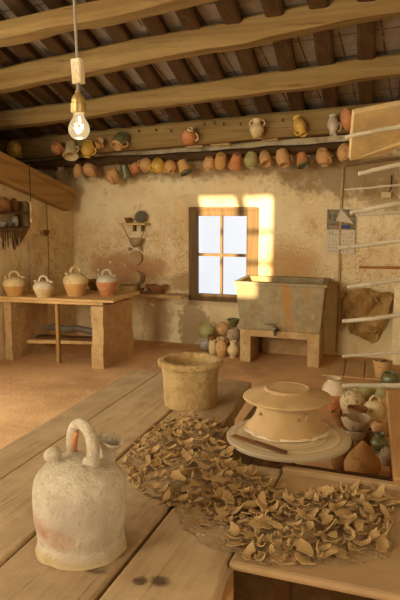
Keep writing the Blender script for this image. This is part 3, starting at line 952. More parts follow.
for px, w, h, prof, mat, nm, lab, zz in ((4, .15, .15, 'round', 'brown', 'shelf_pot', 'large dark round pot on the top board of the tool shelf', zt1),
                                   (15, .085, .14, 'jar', 'brown', 'shelf_jar', 'narrow dark jar on the top board of the tool shelf', zt1),
                                   (15, .07, .1, 'barrel', 'bluish', 'shelf_mug', 'bluish grey mug on the lower board of the tool shelf', zt2),
                                   (8, .09, .045, 'bowl', 'greyclay', 'shelf_bowl', 'small grey bowl on the lower board beside the bluish mug', zt2),
                                   (2, .1, .05, 'bowl', 'bluish', 'shelf_bowl', 'pale dish at the left end of the shelf lower board', zt2)):
    y_ = onshelf(px, 0)[0]
    pot(nm, lab, 'mug' if 'mug' in nm else ('bowl' if 'bowl' in nm else 'pot'), (XL+.085, y_, zz), w, h, prof, mat)
y_ = onshelf(23, 0)[0]
# tools hung from the rail
for k in range(9):
    px = 1+k*2.2
    p = on(px, 229, 0, XL+.172)
    L = .12+.07*abs(math.sin(k*2.3))
    t = thing('hanging_tool', 'small worn pottery tool hung from the rail of the tool shelf', 'tool', (p.x, p.y, zt2-.03), 'tools hung under the tool shelf', (0, .05*math.sin(k), .2*k))
    bm = NB(); tube(bm, [(0, 0, 0), (0, 0, -L*.6)], .009, 6); obj('handle', bm, M['winwood' if k % 3 else 'darkwood'], t)
    bm = NB(); tube(bm, [(0, 0, -L*.6), (0, 0, -L*.8), (0, 0, -L-.02)], [.011, .022, .009], 6, .4, (1, 0, 0)); obj('blade', bm, M['iron' if k % 2 else 'greyclay'], t)
# little clay holder on the cable
p = on(46, 233, 0, XL+.03)
pot('wall_cup', 'small dark clay cup fixed on the left wall cable', 'cup', (XL+.035, p.y, p.z-.03), .065, .06, 'cup', 'brown', rot=(0, .15, 0))

# ------------------------------------------------------------------ small hanging shelf on the back wall
def bw(px, py, Y=YB): return on(px, py, 1, Y)
s_ = bw(134, 223, 6.75)
HS = thing('hanging_shelf', 'little plank shelf on cords high on the back wall', 'shelf', s_)
xa, xb = bw(121.5, 223, 6.75).x, bw(147, 223, 6.75).x
bm = NB(); box(bm, (xa, 6.68, s_.z-.022), (xb, YB-.001, s_.z)); obj('shelf_board', bm, M['tablewood'], HS, s_)
bm = NB()
box(bm, ((xa+xb)/2-.025-.02, 6.8, s_.z-.1), ((xa+xb)/2+.0-.02, YB-.001, s_.z-.02)); obj('bracket', bm, M['winwood'], HS, s_)
bm = NB()
box(bm, ((xa+xb)/2+.06, 6.8, s_.z-.1), ((xa+xb)/2+.085, YB-.001, s_.z-.02)); obj('bracket', bm, M['winwood'], HS, s_)
hp = bw(134, 240, 6.8)
for px0, px1 in ((122.5, 128.5), (146, 141.5)):
    a = bw(px0, 225, 6.70); b = bw(px1, 238, 6.80)
    bm = NB(); tube(bm, [a, (a+b)/2, b], .006, 6); obj('cord', bm, M['string'], HS, s_)
pot('shelf_bowl', 'small brown bowl on the hanging shelf', 'bowl', (bw(128, 223, 6.76).x, 6.76, s_.z), .085, .06, 'bowl', 'brown')
p = bw(140.5, 216.5, 6.78)
bm = NB(); lathe(bm, [(0, -.012), (.055, -.014), (.073, 0), (.07, .012), (.03, .006), (0, .006)], 20, 0, 1, Matrix.Translation((p.x, 6.78, s_.z+.072)) @ Matrix.Rotation(1.25, 4, 'X'))
tag(obj('plate', bm, M['slate'], smooth=True), 'dark slate grey plate standing on the hanging shelf', 'plate')
# half pot hung by the cords
p = bw(136, 241, 6.77)
bm = NB()
w_ = .17
lathe(bm, [(0, 0), (.035, .005), (.06, .03), (.08, .075), (.083, .11), (.078, .11), (.07, .07), (.03, .02), (0, .02)], 20, .003, 20, Matrix.Translation((p.x, 6.765, p.z-.075)))
tag(obj('hanging_bowl', bm, M['greyclay'], smooth=True), 'grey brown bowl held by cords under the hanging shelf', 'bowl')
def wdisc(px, py, dpx, Y, th, nm, lab, mat, cat='disc'):
    p = bw(px, py, Y); r = dpx*(p-CAM).dot(FW)/F/2
    bm = NB(); lathe(bm, [(0, 0), (r*.96, 0), (r, th*.3), (r*.97, th), (r*.5, th*1.05), (0, th)], 28, .002, 20, Matrix.Translation((p.x, Y+th, p.z)) @ Matrix.Rotation(PI/2, 4, 'X'))
    return tag(obj(nm, bm, M[mat], smooth=False), lab, cat)
wdisc(135, 258, 14.5, 6.8, .03, 'clay_disc', 'round ochre clay disc with small ears hung under the bowl', 'clay')
o = [x for x in bpy.data.objects if x.name == 'clay_disc'][0]
for sx in (-1, 1):
    p = bw(135+sx*5.5, 250.5, 6.81); bm = NB(); lathe(bm, [(0, 0), (.018, 0), (.022, .02), (.012, .035), (0, .035)], 10, 0, 1, Matrix.Translation(p)); obj('ear', bm, M['greyclay'], o, smooth=True)
wdisc(137.5, 278, 14, 6.81, .025, 'clay_disc', 'rear one of two overlapping round clay discs against the back wall', 'greyclay')
wdisc(134.5, 277.5, 14, 6.765, .025, 'clay_disc', 'front one of two overlapping round clay discs against the back wall', 'clay2')
# drum the discs stand on
ft = bw(133, 286, 6.7); fb = bw(133, 345, 6.7)
lgx0, lgx1 = bw(140, 294, 6.72).x, bw(186, 294, 6.72).x
lz = bw(150, 294, 6.68).z
bm = NB(); box(bm, (bw(118, 294, 6.7).x, 6.64, lz-.035), (lgx1-.03, YB, lz)); struct('trim_ledge', bm, M['masonry'])
p = bw(129, 293, 6.75)
bm = NB(); lathe(bm, [(0, 0), (.115, 0), (.12, .02), (.118, .075), (.112, .085), (0, .085)], 24, .003, 12, Matrix.Translation((p.x, 6.735, lz)))
tag(obj('clay_drum', bm, M['clay2'], smooth=False), 'low round clay block on the wall ledge below the two discs', 'block')
p = bw(142, 290, 6.72)
pot('ledge_cup', 'tiny dark cup on the ledge beside the red bowl', 'cup', (p.x, 6.72, lz), .05, .06, 'cup', 'brown')
p = bw(156.5, 292, 6.74)
pot('ledge_bowl', 'wide reddish striped bowl on the back wall ledge', 'bowl', (p.x, 6.74, lz), .26, .1, 'bowl', 'stripebowl')

# ------------------------------------------------------------------ trough
YT = 6.2
TR = thing('stone_trough', 'large stained cement trough on two legs below the window', 'trough', (-1.45, 6.5, 0))
tro = TR.location
bm = NB()
zt_, zb2 = .835, .343
def frust(z, x0, x1, y0, y1): return [(x0, y0, z), (x1, y0, z), (x1, y1, z), (x0, y1, z)]
rings = [frust(zb2, -1.868, -1.052, YT+.02, 6.80), frust(zt_-.03, -1.915, -1.01, YT-.02, 6.83), frust(zt_-.03, -1.93, -.985, YT-.035, 6.84), frust(zt_, -1.93, -.985, YT-.035, 6.84), frust(zt_, -1.88, -1.045, YT+.045, 6.76), frust(zb2+.06, -1.80, -1.12, YT+.1, 6.72)]
for r in rings[:5]:
    r[2] = (r[2][0]-.075, r[2][1], r[2][2])
    r[3] = (r[3][0]-.05, r[3][1], r[3][2])
vv = [[bm.verts.new(p) for p in r] for r in rings]
for a, b in zip(vv, vv[1:]):
    for i in range(4): bm.faces.new((a[i], a[(i+1) % 4], b[(i+1) % 4], b[i]))
bm.faces.new(vv[0]); bm.faces.new(vv[-1])
obj('basin', bm, M['trough'], TR, tro, bevel=.012)
lx0, lx1 = on(250.7, 340, 1, YT).x, on(307.5, 340, 1, YT).x
zl = on(270, 337.5, 1, YT).z
for a, b in ((-1.868, lx0), (lx1, -1.05)):
    bm = NB(); prism(bm, [(a, YT), (b, YT), (b-.06, 6.82), (a-.04, 6.82)], 0, zb2); obj('leg', bm, M['masonry'], TR, tro, bevel=.01)
bm = NB(); box(bm, (lx0-.01, YT+.005, zl), (lx1+.01, 6.82, zb2)); obj('support_slab', bm, M['masonry'], TR, tro)
bm = NB(); box(bm, (lx0-.005, 6.7, 0.0), (lx1+.005, 6.82, zl+.01)); obj('back_panel', bm, M['masonry'], TR, tro)
tp = on(277, 330, 1, YT)
bm = NB(); tube(bm, [(tp.x, YT+.03, tp.z), (tp.x, YT-.05, tp.z), (tp.x, YT-.075, tp.z-.01), (tp.x, YT-.08, tp.z-.045)], [.016, .018, .018, .012], 10)
tap = obj('tap', bm, M['iron'], TR, tro, smooth=True)
bm = NB(); tube(bm, [(tp.x, YT-.05, tp.z+.01), (tp.x, YT-.05, tp.z+.04)], .007, 6); tube(bm, [(tp.x+.025, YT-.05, tp.z+.03), (tp.x-.03, YT-.05, tp.z+.045)], .008, 6); obj('tap_handle', bm, M['iron'], tap, tro)
bm = NB(); box(bm, (on(265, 325, 1, YT).x, YT-.004, tp.z+.05), (tp.x-.01, YT+.02, tp.z+.056)); obj('scratch_plate', bm, M['iron'], TR, tro)

# pots heaped left of the trough
G4 = 'old pots heaped between the window and the trough'
def fpot(px, py, wpx, hpx, Y, prof, mat, lab, nm, zmin=0, group=None, ears=(), ring=False, rot=(0, 0, 0), cap=None, capz=None, cat='pot'):
    c = on(px, py+hpx*.5, 1, Y); dep = (c-CAM).dot(FW)
    z = max(c.z, zmin)
    return pot(nm, lab, cat, (c.x, Y, z), wpx*dep/F, hpx*dep/F, prof, mat, group, rot, ears, ring, cap=cap, capz=capz, seg=18)
fpot(206, 343, 14, 13, 6.58, 'round', 'bluish', 'bluish white round jar at the bottom left of the pot heap beside the trough', 'old_jar', group=G4)
fpot(207, 331, 17, 16, 6.62, 'round', 'palegreen', 'yellow green jar on top of the heap left of the trough', 'old_jar', group=G4, ears=((0, .35, .7, 1.05, .15), (PI, .35, .7, 1.05, .15)))
fpot(213, 347, 9, 14, 6.42, 'barrel', 'cream', 'small cream jar at the front of the heap left of the trough', 'old_jar', group=G4)
fpot(221.5, 350, 12.5, 17, 6.36, 'jar', 'terra2', 'tan orange jar standing in front in the heap left of the trough', 'old_jar', group=G4, ears=((.3, .3, .7, .95, .2),))
fpot(233, 351, 12, 17, 6.34, 'pitcher', 'cream', 'pale cream jug standing at the trough leg', 'old_jug', group=G4, ears=((2, .3, .6, .95, .22),))
fpot(222, 338.5, 10, 9, 6.52, 'round', 'cream', 'little round pot with open mouth in the middle of the heap by the trough', 'old_pot', group=G4, rot=(.9, 0, 0))
fpot(223.5, 328.5, 14, 13, 6.62, 'round', 'terra2', 'tan round pot on top of the heap beside the green bowl', 'old_pot', group=G4)
fpot(233.5, 335, 14, 13, 6.5, 'barrel', 'greyclay', 'grey pot carrying the green bowl beside the trough', 'old_pot', group=G4)
fpot(233.5, 323, 13, 8, 6.56, 'bowl', 'green', 'dark green glazed bowl topping the heap beside the trough', 'old_bowl', group=G4, cat='bowl')
fpot(228, 342, 8, 9, 6.5, 'cup', 'brown', 'small dark cup wedged in the heap beside the trough', 'old_cup', group=G4, rot=(.6, .4, 0), cat='cup')
fpot(214, 338, 8, 9, 6.5, 'jar', 'brown', 'small brown jar wedged under the yellow green jar', 'old_jar', group=G4, rot=(.4, -.4, 0))

# ------------------------------------------------------------------ calendar
CY = YB-.022
c00, c10 = bw(327, 209, CY), bw(356, 209, CY)
zcm, zcb = bw(340, 230, CY).z, bw(340, 254, CY).z
CA = thing('wall_calendar', 'paper wall calendar with a torn photo above a month sheet', 'calendar', (c00.x, CY, zcb))
co = CA.location
W_ = c10.x-c00.x
bm = NB(); box(bm, (c00.x, CY, zcb), (c10.x, CY+.006, c00.z)); obj('sheet', bm, M['paper'], CA, co)
bm = NB(); box(bm, (c00.x+.004, CY-.003, zcm+.004), (c10.x-.002, CY-.0005, c00.z-.006)); ph = obj('picture', bm, M['photo'], CA, co)
bm = NB(); box(bm, (c00.x+.03, CY-.005, zcm+.012), (c00.x+.42*W_, CY-.0035, zcm+.05)); obj('picture_wall', bm, M['greyclay'], ph, co)
bm = NB(); box(bm, (c00.x+.52*W_, CY-.005, zcm+.02), (c00.x+.8*W_, CY-.0035, zcm+.05)); obj('picture_cloth', bm, M['blueblot'], ph, co)
a, b, c = bw(341, 208.5, CY), bw(336.5, 220.5, CY), bw(354, 224, CY)
bm = NB()
f0 = [bm.verts.new((v.x, CY-d, v.z)) for v, d in ((a, .008), (b, .03), (c, .012))]; f1 = [bm.verts.new((v.co.x, v.co.y+.003, v.co.z)) for v in f0]
bm.faces.new(f0); bm.faces.new(f1)
for i in range(3): bm.faces.new((f0[i], f0[(i+1) % 3], f1[(i+1) % 3], f1[i]))
obj('torn_flap', bm, M['paper'], CA, co)
def text_mesh(name, s, size, x, z, parent, off, mat):
    cu = bpy.data.curves.new(name, 'FONT'); cu.body = s; cu.size = size; cu.extrude = .0004
    to_ = bpy.data.objects.new(name+'_src', cu); COL.objects.link(to_)
    dg = bpy.context.evaluated_depsgraph_get()
    me = bpy.data.meshes.new_from_object(to_.evaluated_get(dg))
    bpy.data.objects.remove(to_)
    me.transform(Matrix.Translation(Vector((x, CY-.001, z))-Vector(off)) @ Matrix.Rotation(PI/2, 4, 'X'))
    me.materials.clear(); me.materials.append(mat)
    o = bpy.data.objects.new(name, me); COL.objects.link(o); o.parent = parent
    return o
text_mesh('month_number', '11', .055, c00.x+.02, zcm-.052, CA, co, M['ink'])
text_mesh('month_number', '11', .03, c10.x-.05, zcm-.045, CA, co, M['ink'])
bm = NB()
box(bm, (c00.x+.075, CY-.0015, zcm-.05), (c10.x-.1, CY-.0003, zcm-.047)); obj('rule_line', bm, M['ink'], CA, co)
first = 4
dn = bpy.data.meshes.new('x')
rowsT = []
d_ = 1
grid = []
for r in range(5):
    for cidx in range(7):
        if (r == 0 and cidx < first) or d_ > 30: continue
        grid.append((r, cidx, d_)); d_ += 1
for r, cidx, dd in grid:
    text_mesh('day_number', str(dd), .02, c00.x+.022+cidx*(W_-.03)/7, zcm-.085-r*.036, CA, co, M['ink'])

# switch box on the wall
p = bw(386.5, 195, YB)
bm = NB(); box(bm, (p.x-.05, YB-.035, p.z-.03), (p.x+.05, YB, p.z+.03))
jb = tag(obj('junction_box', bm, M['plug'], bevel=.008), 'small cream junction box on the wall above the sack', 'box')
bm = NB(); tube(bm, [(p.x+.02, YB-.015, p.z+.03), (p.x+.04, YB-.015, p.z+.06), (p.x+.045, YB-.01, p.z+.2)], .005, 6); obj('wire', bm, M['black'], jb)

# burlap sack hung on the wall
SP = [(347, 292), (352, 290.5), (358, 288.5), (366, 287.5), (372, 289.5), (380, 291.5), (393, 293), (394, 297), (391, 303), (388, 312), (384, 320), (382, 331), (377, 341), (371, 343.5), (364, 339), (361, 335.5), (357, 334), (352.5, 330), (350, 334), (348.5, 329), (346, 322), (344, 316), (343, 325), (341, 329), (342, 319), (344, 308), (343, 302), (345, 297)]
from mathutils.geometry import tessellate_polygon
bm = NB()
YS = YB-.04
pts = [bw(x, y, YS) for x, y in SP]
vs = [bm.verts.new(p) for p in pts]
f = bm.faces.new(vs)
bmesh.ops.triangulate(bm, faces=[f])
bmesh.ops.subdivide_edges(bm, edges=bm.edges, cuts=5, use_grid_fill=True)
cc = bw(372, 322, YS)
for v in bm.verts:
    d = v.co-cc
    fold = .05-.13*abs(math.sin(v.co.x*13-v.co.z*9+noise.noise(v.co*4)*1.5))+.04*noise.noise(v.co*7)
    pouch = .05*math.exp(-((v.co.x-cc.x)**2+(v.co.z-cc.z)**2)/.012)
    v.co.y += min(fold*.8-pouch, .035)
    e = noise.noise_vector(v.co*40)*.004
    v.co += e
sk = obj('burlap_sack', bm, M['burlap'], smooth=True)
so_ = sk.modifiers.new('solid', 'SOLIDIFY'); so_.thickness = .008
tag(sk, 'torn brown burlap sack hung on the right of the back wall', 'sack')
# folds of the sack: a gathered ridge
bm = NB()
tube(bm, [bw(372, 290, YS-.06), bw(376, 300, YS-.07), bw(381, 304, YS-.06)], [.008, .012, .004], 6)
obj('fold', bm, M['burlap'], sk, smooth=True)
bm = NB()
tube(bm, [bw(361, 323, YS-.04), bw(366, 331, YS-.05), bw(374, 332, YS-.06), bw(380, 326, YS-.05), bw(385, 316, YS-.04)], [.005, .01, .012, .01, .004], 6)
obj('fold', bm, M['burlap'], sk, smooth=True)

# low boards on the floor under the sack
FB = [on(322, 374, 2, .015), on(378, 379, 2, .015), on(393, 359, 2, .015), on(337, 356, 2, .015)]
FBt = thing('floor_platform', 'low wooden plank platform on the floor below the sack', 'platform', (FB[0].x, FB[0].y, 0))
xs = [(322, 337), (343.5, 347), (364, 366.5), (381, 393)]
for k in range(3):
    a = on(xs[k][0]+.25, 374.5+k*1.6, 2, .015); b = on(xs[k+1][0]-.25, 376+k*1.6, 2, .015); c = on(xs[k+1][1]-.25, 357.5+k, 2, .015); d = on(xs[k][1]+.25, 357+k, 2, .015)
    c.y = min(c.y, 6.6); d.y = min(d.y, 6.84); c.y = min(c.y, 6.84)
    prismW([(q.x, q.y) for q in (a, b, c, d)], .0, .015, 'plank', M['tablewood2'], FBt, FBt.location)
# flower pot and green jar on the floor at the right
b = on(382, 377, 2, .015)
fp = pot('flower_pot', 'tan flower pot filled with shards standing on the plank platform', 'pot', (b.x-.0, b.y, .015), .18, .16, 'cup', 'terra2')
for k in range(6):
    bm = NB(); a = k*1.05
    box(bm, (-.02, -.014, -.004), (.02, .014, .004), Matrix.Translation((b.x+.035*math.cos(a), b.y+.035*math.sin(a), .015+.145+.004*k)) @ Euler((.5*math.sin(k), .6*math.cos(k*2), k)).to_matrix().to_4x4())
    tag(obj('clay_shard', bm, M['brown' if k % 2 else 'greyclay']), 'small broken shard in the tan flower pot', 'shard', 'shards in the flower pot')

# ------------------------------------------------------------------ heap of old pots behind the wheel
G5 = 'old pots piled on the floor behind the wheel'
def gp(px, py, wpx, hpx, prof, mat, lab, nm='old_pot', lift=0, **k):
    """centre pixel and size; stands on the floor (lift = carried by others)"""
    cat = k.pop('cat', 'pot')
    rot = k.pop('rot', (0, 0, random.uniform(-.3, .3)))
    b = on(px, py+hpx*.42, 2, lift); dep = (b-CAM).dot(FW)
    return pot(nm, lab, cat, b, wpx*dep/F, hpx*dep/F*1.04, prof, mat, G5, rot, k.pop('ears', ()), k.pop('ring', False), cap=k.pop('cap', None), capz=k.pop('capz', None), jit=k.pop('jit', .04), seg=20)
gp(334, 396, 25, 30, 'jar', 'terra', 'terracotta jar with white slip top, leftmost in the heap behind the wheel', cap='slip', capz=.55)
gp(352, 404, 25, 24, 'round', 'speck', 'speckled whitish round pot beside the white-topped jar in the heap')
gp(364.5, 394, 15, 16, 'jar', 'palegreen', 'greenish round jar at the back of the heap')
gp(373, 392.5, 10, 13, 'pitcher', 'cream', 'narrow cream jug with open mouth at the back of the heap')
gp(381, 397, 12, 16, 'barrel', 'palegreen', 'pale green jar at the back right of the heap')
gp(374, 415, 23, 24, 'botijo', 'cream', 'ivory jug with a ring handle in the middle of the heap', 'old_jug', ring=True, cat='jug')
gp(384, 405, 11, 13, 'jar', 'terra2', 'small tan jar at the right of the ivory jug')
gp(357, 414.5, 20, 12, 'bowl', 'brown', 'dark brown bowl behind the pale crumpled basin', 'old_bowl', lift=.08, cat='bowl')
gp(356, 428, 28, 18, 'bowl', 'greyclay', 'pale crumpled clay basin left of the green jug in the heap', 'old_basin', lift=.06, cat='basin', jit=.12)
gp(354, 438, 25, 16, 'bowl', 'greyclay', 'grey basin under the pale crumpled basin', 'old_basin', cat='basin', jit=.1)
gp(379, 444, 18, 19, 'pitcher', 'green', 'green glazed jug with wide open mouth in the heap', 'old_jug', cat='jug', ears=((2.8, .3, .6, .95, .22),))
gp(380, 429, 17, 14, 'barrel', 'terra2', 'tan pot behind the green jug in the heap')
gp(362, 460, 36, 33, 'cone', 'cone', 'large amber brown jar with pointed neck at the front of the heap', 'old_jar')
gp(388, 457, 18, 18, 'round', 'greyclay', 'grey brown round pot right of the pointed jar')
gp(395, 469, 20, 16, 'bowl', 'red', 'dark red bowl at the front right of the heap', 'old_bowl', cat='bowl', rot=(.5, .3, 0))
gp(339, 460, 18, 22, 'jar', 'brown', 'dark brown jar half hidden behind the wheel disc')
gp(342, 421, 11, 18, 'cup', 'brown', 'dark curved cup standing left of the pale basin', 'old_cup', cat='cup', rot=(0, -.35, 0))
gp(392, 443, 11, 13, 'round', 'cream', 'little cream pot beside the orange plank at the right')
gp(391, 430, 11, 12, 'round', 'terra2', 'little tan pot beside the orange plank above the cream one')
gp(368, 438, 12, 16, 'jar', 'brown', 'dark jar between the grey basin and the green jug')
gp(347, 446, 14, 16, 'round', 'brown', 'dark round pot between the grey basin and the wheel')
gp(390, 380, 18, 12, 'barrel', 'green', 'dark green glazed jar beside the flower pot', 'old_jar')

# ------------------------------------------------------------------ drying rack at the right
RD = 3.6           # distance along the view
def atd(px, py, d): return CAM+ray(px, py)*d
rk = thing('drying_rack', 'drying rack of weathered poles reaching in from the right', 'rack', (atd(452, 420, 3.6).x, atd(452, 420, 3.6).y, 0))
ro = rk.location
polepx = [((346, 137), (400, 126.7), 4.5, 'rackpole', 2.6), ((344.7, 165.5), (400, 158), 3.2, 'rackdark', 2.75), ((358.4, 173.4), (400, 164.3), 4.6, 'rackpole', 2.9), ((343.7, 190), (400, 185), 2, 'rackpole', 3.2),
          ((351, 212.5), (400, 203.3), 5, 'rackpole', 3.0), ((356, 214.8), (400, 212.5), 3, 'rackpole', 3.3), ((339, 248.2), (400, 241), 4.6, 'rackpole', 3.1), ((359, 267.5), (400, 268), 2.6, 'rackred', 3.5),
          ((347.5, 287.7), (400, 280), 3.8, 'rackpole', 3.3), ((342.6, 321.6), (400, 315.5), 4.4, 'rackpole', 3.3), ((342.6, 356.5), (400, 352.5), 3, 'rackpole', 3.5), ((342.6, 385.5), (400, 385.5), 5, 'rackpole', 3.5)]
ends = []
for k, (a, b, th, mt, d) in enumerate(polepx):
    A = atd(*a, d); B = atd(*b, d)
    E_ = A+(B-A)*1.75
    r = th*d/F/2*1.12
    bm = NB()
    pts = [A.lerp(E_, i/10)+noise.noise_vector(Vector((i*.6, k*3, 0)))*.004 for i in range(11)]
    tube(bm, pts, [r*(.8+.3*i/10) for i in range(11)], 8)
    obj('pole', bm, M[mt], rk, ro, smooth=True)
    ends.append(E_)
# uprights outside the picture carry the poles
for d in (2.6, 3.0, 3.4):
    e = atd(447, 300, d)
    bm = NB(); hewn(bm, (e.x, e.y, 0), (e.x, e.y, 2.3), .07, .07, (1, 0, 0), 8, .004, d); obj('upright', bm, M['postwood'], rk, ro)

# drying boards leaning on the top pole
P_ = [atd(353.8, 113.8, 2.72), atd(470, 91, 2.72), atd(470, 146, 2.95), atd(350, 161, 2.95)]
nrm = (P_[1]-P_[0]).cross(P_[3]-P_[0]).normalized()
if nrm.dot(FW) < 0: nrm = -nrm
mid_l = P_[0].lerp(P_[3], .42); mid_r = P_[1].lerp(P_[2], .42)
def bent(poly, th, name, lab, mat):
    bm = NB()
    a = [bm.verts.new(p) for p in poly]; b = [bm.verts.new(p+nrm*th) for p in poly]
    n = len(poly)
    bm.faces.new(a); bm.faces.new(b[::-1])
    for i in range(n): bm.faces.new((a[i], a[(i+1) % n], b[(i+1) % n], b[i]))
    return tag(obj(name, bm, M[mat], bevel=.004), lab, 'board', 'drying boards on the rack')
E385 = P_[3].lerp(P_[2], .30)
bent([P_[0], P_[1], mid_r, mid_l], .03, 'drying_board', 'upper pale wide board lying tilted on the top rack pole', 'drybd')
e2 = atd(385, 156.3, 2.95); e3 = atd(405, 143.5, 2.88)
bent([mid_l+nrm*.004, mid_r+nrm*.004, atd(440, 132, 2.86), e3, e2, P_[3]], .03, 'drying_board', 'lower pale board with a slanted corner under the top rack pole', 'drybd')

# ------------------------------------------------------------------ workbench
ZB = .70
WB = thing('workbench', 'rough low workbench of thick worn planks in the foreground', 'workbench', (-1.0, 1.9, 0))
wo = WB.location
A_ = lambda y: -1.355-.054*y
A2 = lambda y: -1.191-.053*y
B_ = lambda y: -.881-.066*y
C_ = lambda y: -.63-.038*y
D_ = lambda y: -.66+.154*y
G = .004
def plank(l, r, y0, y1, mat, nm='plank', th=.06, dz=0, ends=0):
    poly = [(l(y0)+G/2, y0), (r(y0)-G/2, y0), (r((y0+y1)/2)-G/2, (y0+y1)/2), (r(y1)-G/2, y1), (l(y1)+G/2, y1+ends), (l((y0+y1)/2)+G/2, (y0+y1)/2)]
    return prismW(poly, ZB-th+dz, ZB+dz, nm, M[mat], WB, wo, .007)
plank(A_, A2, .7, 3.05, 'bench', dz=-.004)
plank(A2, B_, .7, 3.04, 'bench', dz=0)
def E_r(y): return C_(y) if y < 1.9 else C_(1.9)+(-.84-C_(1.9))*(y-1.9)/(3.02-1.9)
prismW([(B_(.7)+.006, .7), (C_(.7)-.006, .7), (C_(1.57)-.006, 1.57), (C_(1.9)-.006, 1.9), (-.772, 2.35), (-.84, 3.0), (B_(3.02)+.006, 3.05)], ZB-.06, ZB, 'plank', M['bench2'], WB, wo, .007)
prismW([(C_(.7)+.006, .7), (D_(.95), .7), (-.424, 1.23), (-.448, 1.395), (-.448, 2.0), (C_(2.0)+.006, 2.0)], ZB-.06, ZB-.002, 'plank', M['bench'], WB, wo, .007)
# wide dusty board across the front of the wheel
o = prismW([(-.444, 1.388), (.55, 1.386), (.55, 1.955), (-.444, 1.985)], ZB-.022, ZB+.001, 'cross_board', M['dusty'], WB, wo, .01)
o['label'] = 'dust-covered board across the wheel pit'
bm = NB(); hewn(bm, (-.44, 1.975, ZB-.005), (.5, 1.95, ZB-.005), .03, .022, (0, 0, 1), 20, .004, 21); obj('back_lip', bm, M['dusty'], WB, wo)
# slanted grey plank between bench and wheel, right hand plank
prismW([(-.745, 2.02), (-.56, 2.02), (-.60, 3.0), (-.80, 3.0)], ZB-.12, ZB-.075, 'lower_plank', M['bench2'], WB, wo, .007)
prismW([(-.098, 2.05), (-.005, 2.05), (-.005, 3.1), (-.2, 3.09)], ZB-.045, ZB, 'side_plank', M['benchside'], WB, wo, .007)
# legs and pit side
for (x, y) in ((-1.42, .9), (-1.45, 2.9), (-.95, 2.9), (.4, 1.5), (-.045, 3.05), (-.045, 2.1), (-.5, 1.45)):
    bm = NB(); box(bm, (x-.04, y-.04, 0), (x+.04, y+.04, ZB-.06 if y < 2 or x < -.5 else ZB-.045)); obj('leg', bm, M['postwood'], WB, wo)
bm = NB(); box(bm, (-.47, 1.0, .2), (-.43, 1.39, ZB-.061)); obj('pit_side', bm, M['benchside'], WB, wo)

for lo, hi in (((-.745, 1.2, 0), (-.715, 2.6, ZB-.125)), ((.28, 1.42, 0), (.31, 2.6, ZB-.06)), ((-.715, 2.84, 0), (.28, 2.87, .36))):
    bm = NB(); box(bm, lo, hi); obj('pit_shade_panel', bm, M['darkwood'], WB, wo)  # boards added to keep light out of the pit
# ------------------------------------------------------------------ potter's wheel
ZD = ZB+.05
dc = on(288.3, 435, 2, ZD)
DR = (on(350, 435, 2, ZD)-on(226.5, 435, 2, ZD)).length/2
PW = thing('potters_wheel', 'round clay-smeared kick wheel disc set behind the dusty board', 'wheel', (dc.x, dc.y, 0))
bm = NB(); lathe(bm, [(0, ZD-.018), (DR*.96, ZD-.018), (DR*.995, ZD-.014), (DR, ZD-.005), (DR*.985, ZD), (DR*.9, ZD+.002), (DR*.6, ZD), (0, ZD)], 64)
obj('wheel_head', bm, M['disc'], PW, smooth=False)
bm = NB(); tube(bm, [(0, 0, .0), (0, 0, ZD-.017)], .028, 12); obj('shaft', bm, M['darkwood'], PW)
bm = NB(); lathe(bm, [(.02, .2), (.5, .2), (.52, .22), (.52, .27), (.5, .29), (.3, .3), (.02, .3)], 48); obj('flywheel', bm, M['postwood'], PW)
bm = NB(); lathe(bm, [(.515, .21), (.53, .22), (.53, .27), (.515, .28)], 48); obj('flywheel_rim', bm, M['darkwood'], PW)
# frame post seen under the board
p = on(283, 590, 1, 1.62)
bm = NB(); box(bm, (p.x-.02, 1.6, 0), (p.x+.02, 1.64, ZB-.05)); obj('post', bm, M['darkwood'], WB, wo)

# clay chuck on the wheel, then the inverted dish
pxm = (dc-CAM).dot(FW)/F
wc = on(286.8, 427.5, 2, ZD)
zr = zat(wc.x, wc.y, 396.5)
PRr = 88.5*((Vector((wc.x, wc.y, zr))-CAM).dot(FW))/F/2
fr_ = PRr*.49
zd0 = zr-.004
HC = zd0-ZD
bm = NB()
ch = ZD
lathe(bm, smooth_prof([(0, ch), (.144, ch), (.146, ch+.006), (.138, ch+HC*.16), (.122, ch+HC*.36), (.111, ch+HC*.62), (.105, ch+HC*.88), (.106, ch+HC), (0, ch+HC)], 2), 48, .004, 14)
bmesh.ops.translate(bm, verts=bm.verts, vec=(0, 0, -ZD))
t = thing('clay_chuck', 'conical clay stand on the wheel under the upturned dish', 'stand', (wc.x, wc.y, ZD))
obj('body', bm, M['clay'], t, smooth=True)
for (px, py, r) in ((311.5, 418, .008), (296.5, 419, .005), (258, 414, .005), (309, 421, .006)):
    a = on(px, py, 1, wc.y-.09)
    q = Vector((a.x-wc.x, a.y-wc.y, a.z-ZD)); q2 = Vector((q.x, q.y, 0)).normalized()*(.116); q2.z = q.z
    bm = NB(); bmesh.ops.create_icosphere(bm, subdivisions=2, radius=r)
    for v in bm.verts: v.co = v.co*1.2+noise.noise_vector(v.co*90)*.002+q2
    obj('clay_lump', bm, M['clay2'], t, smooth=True)
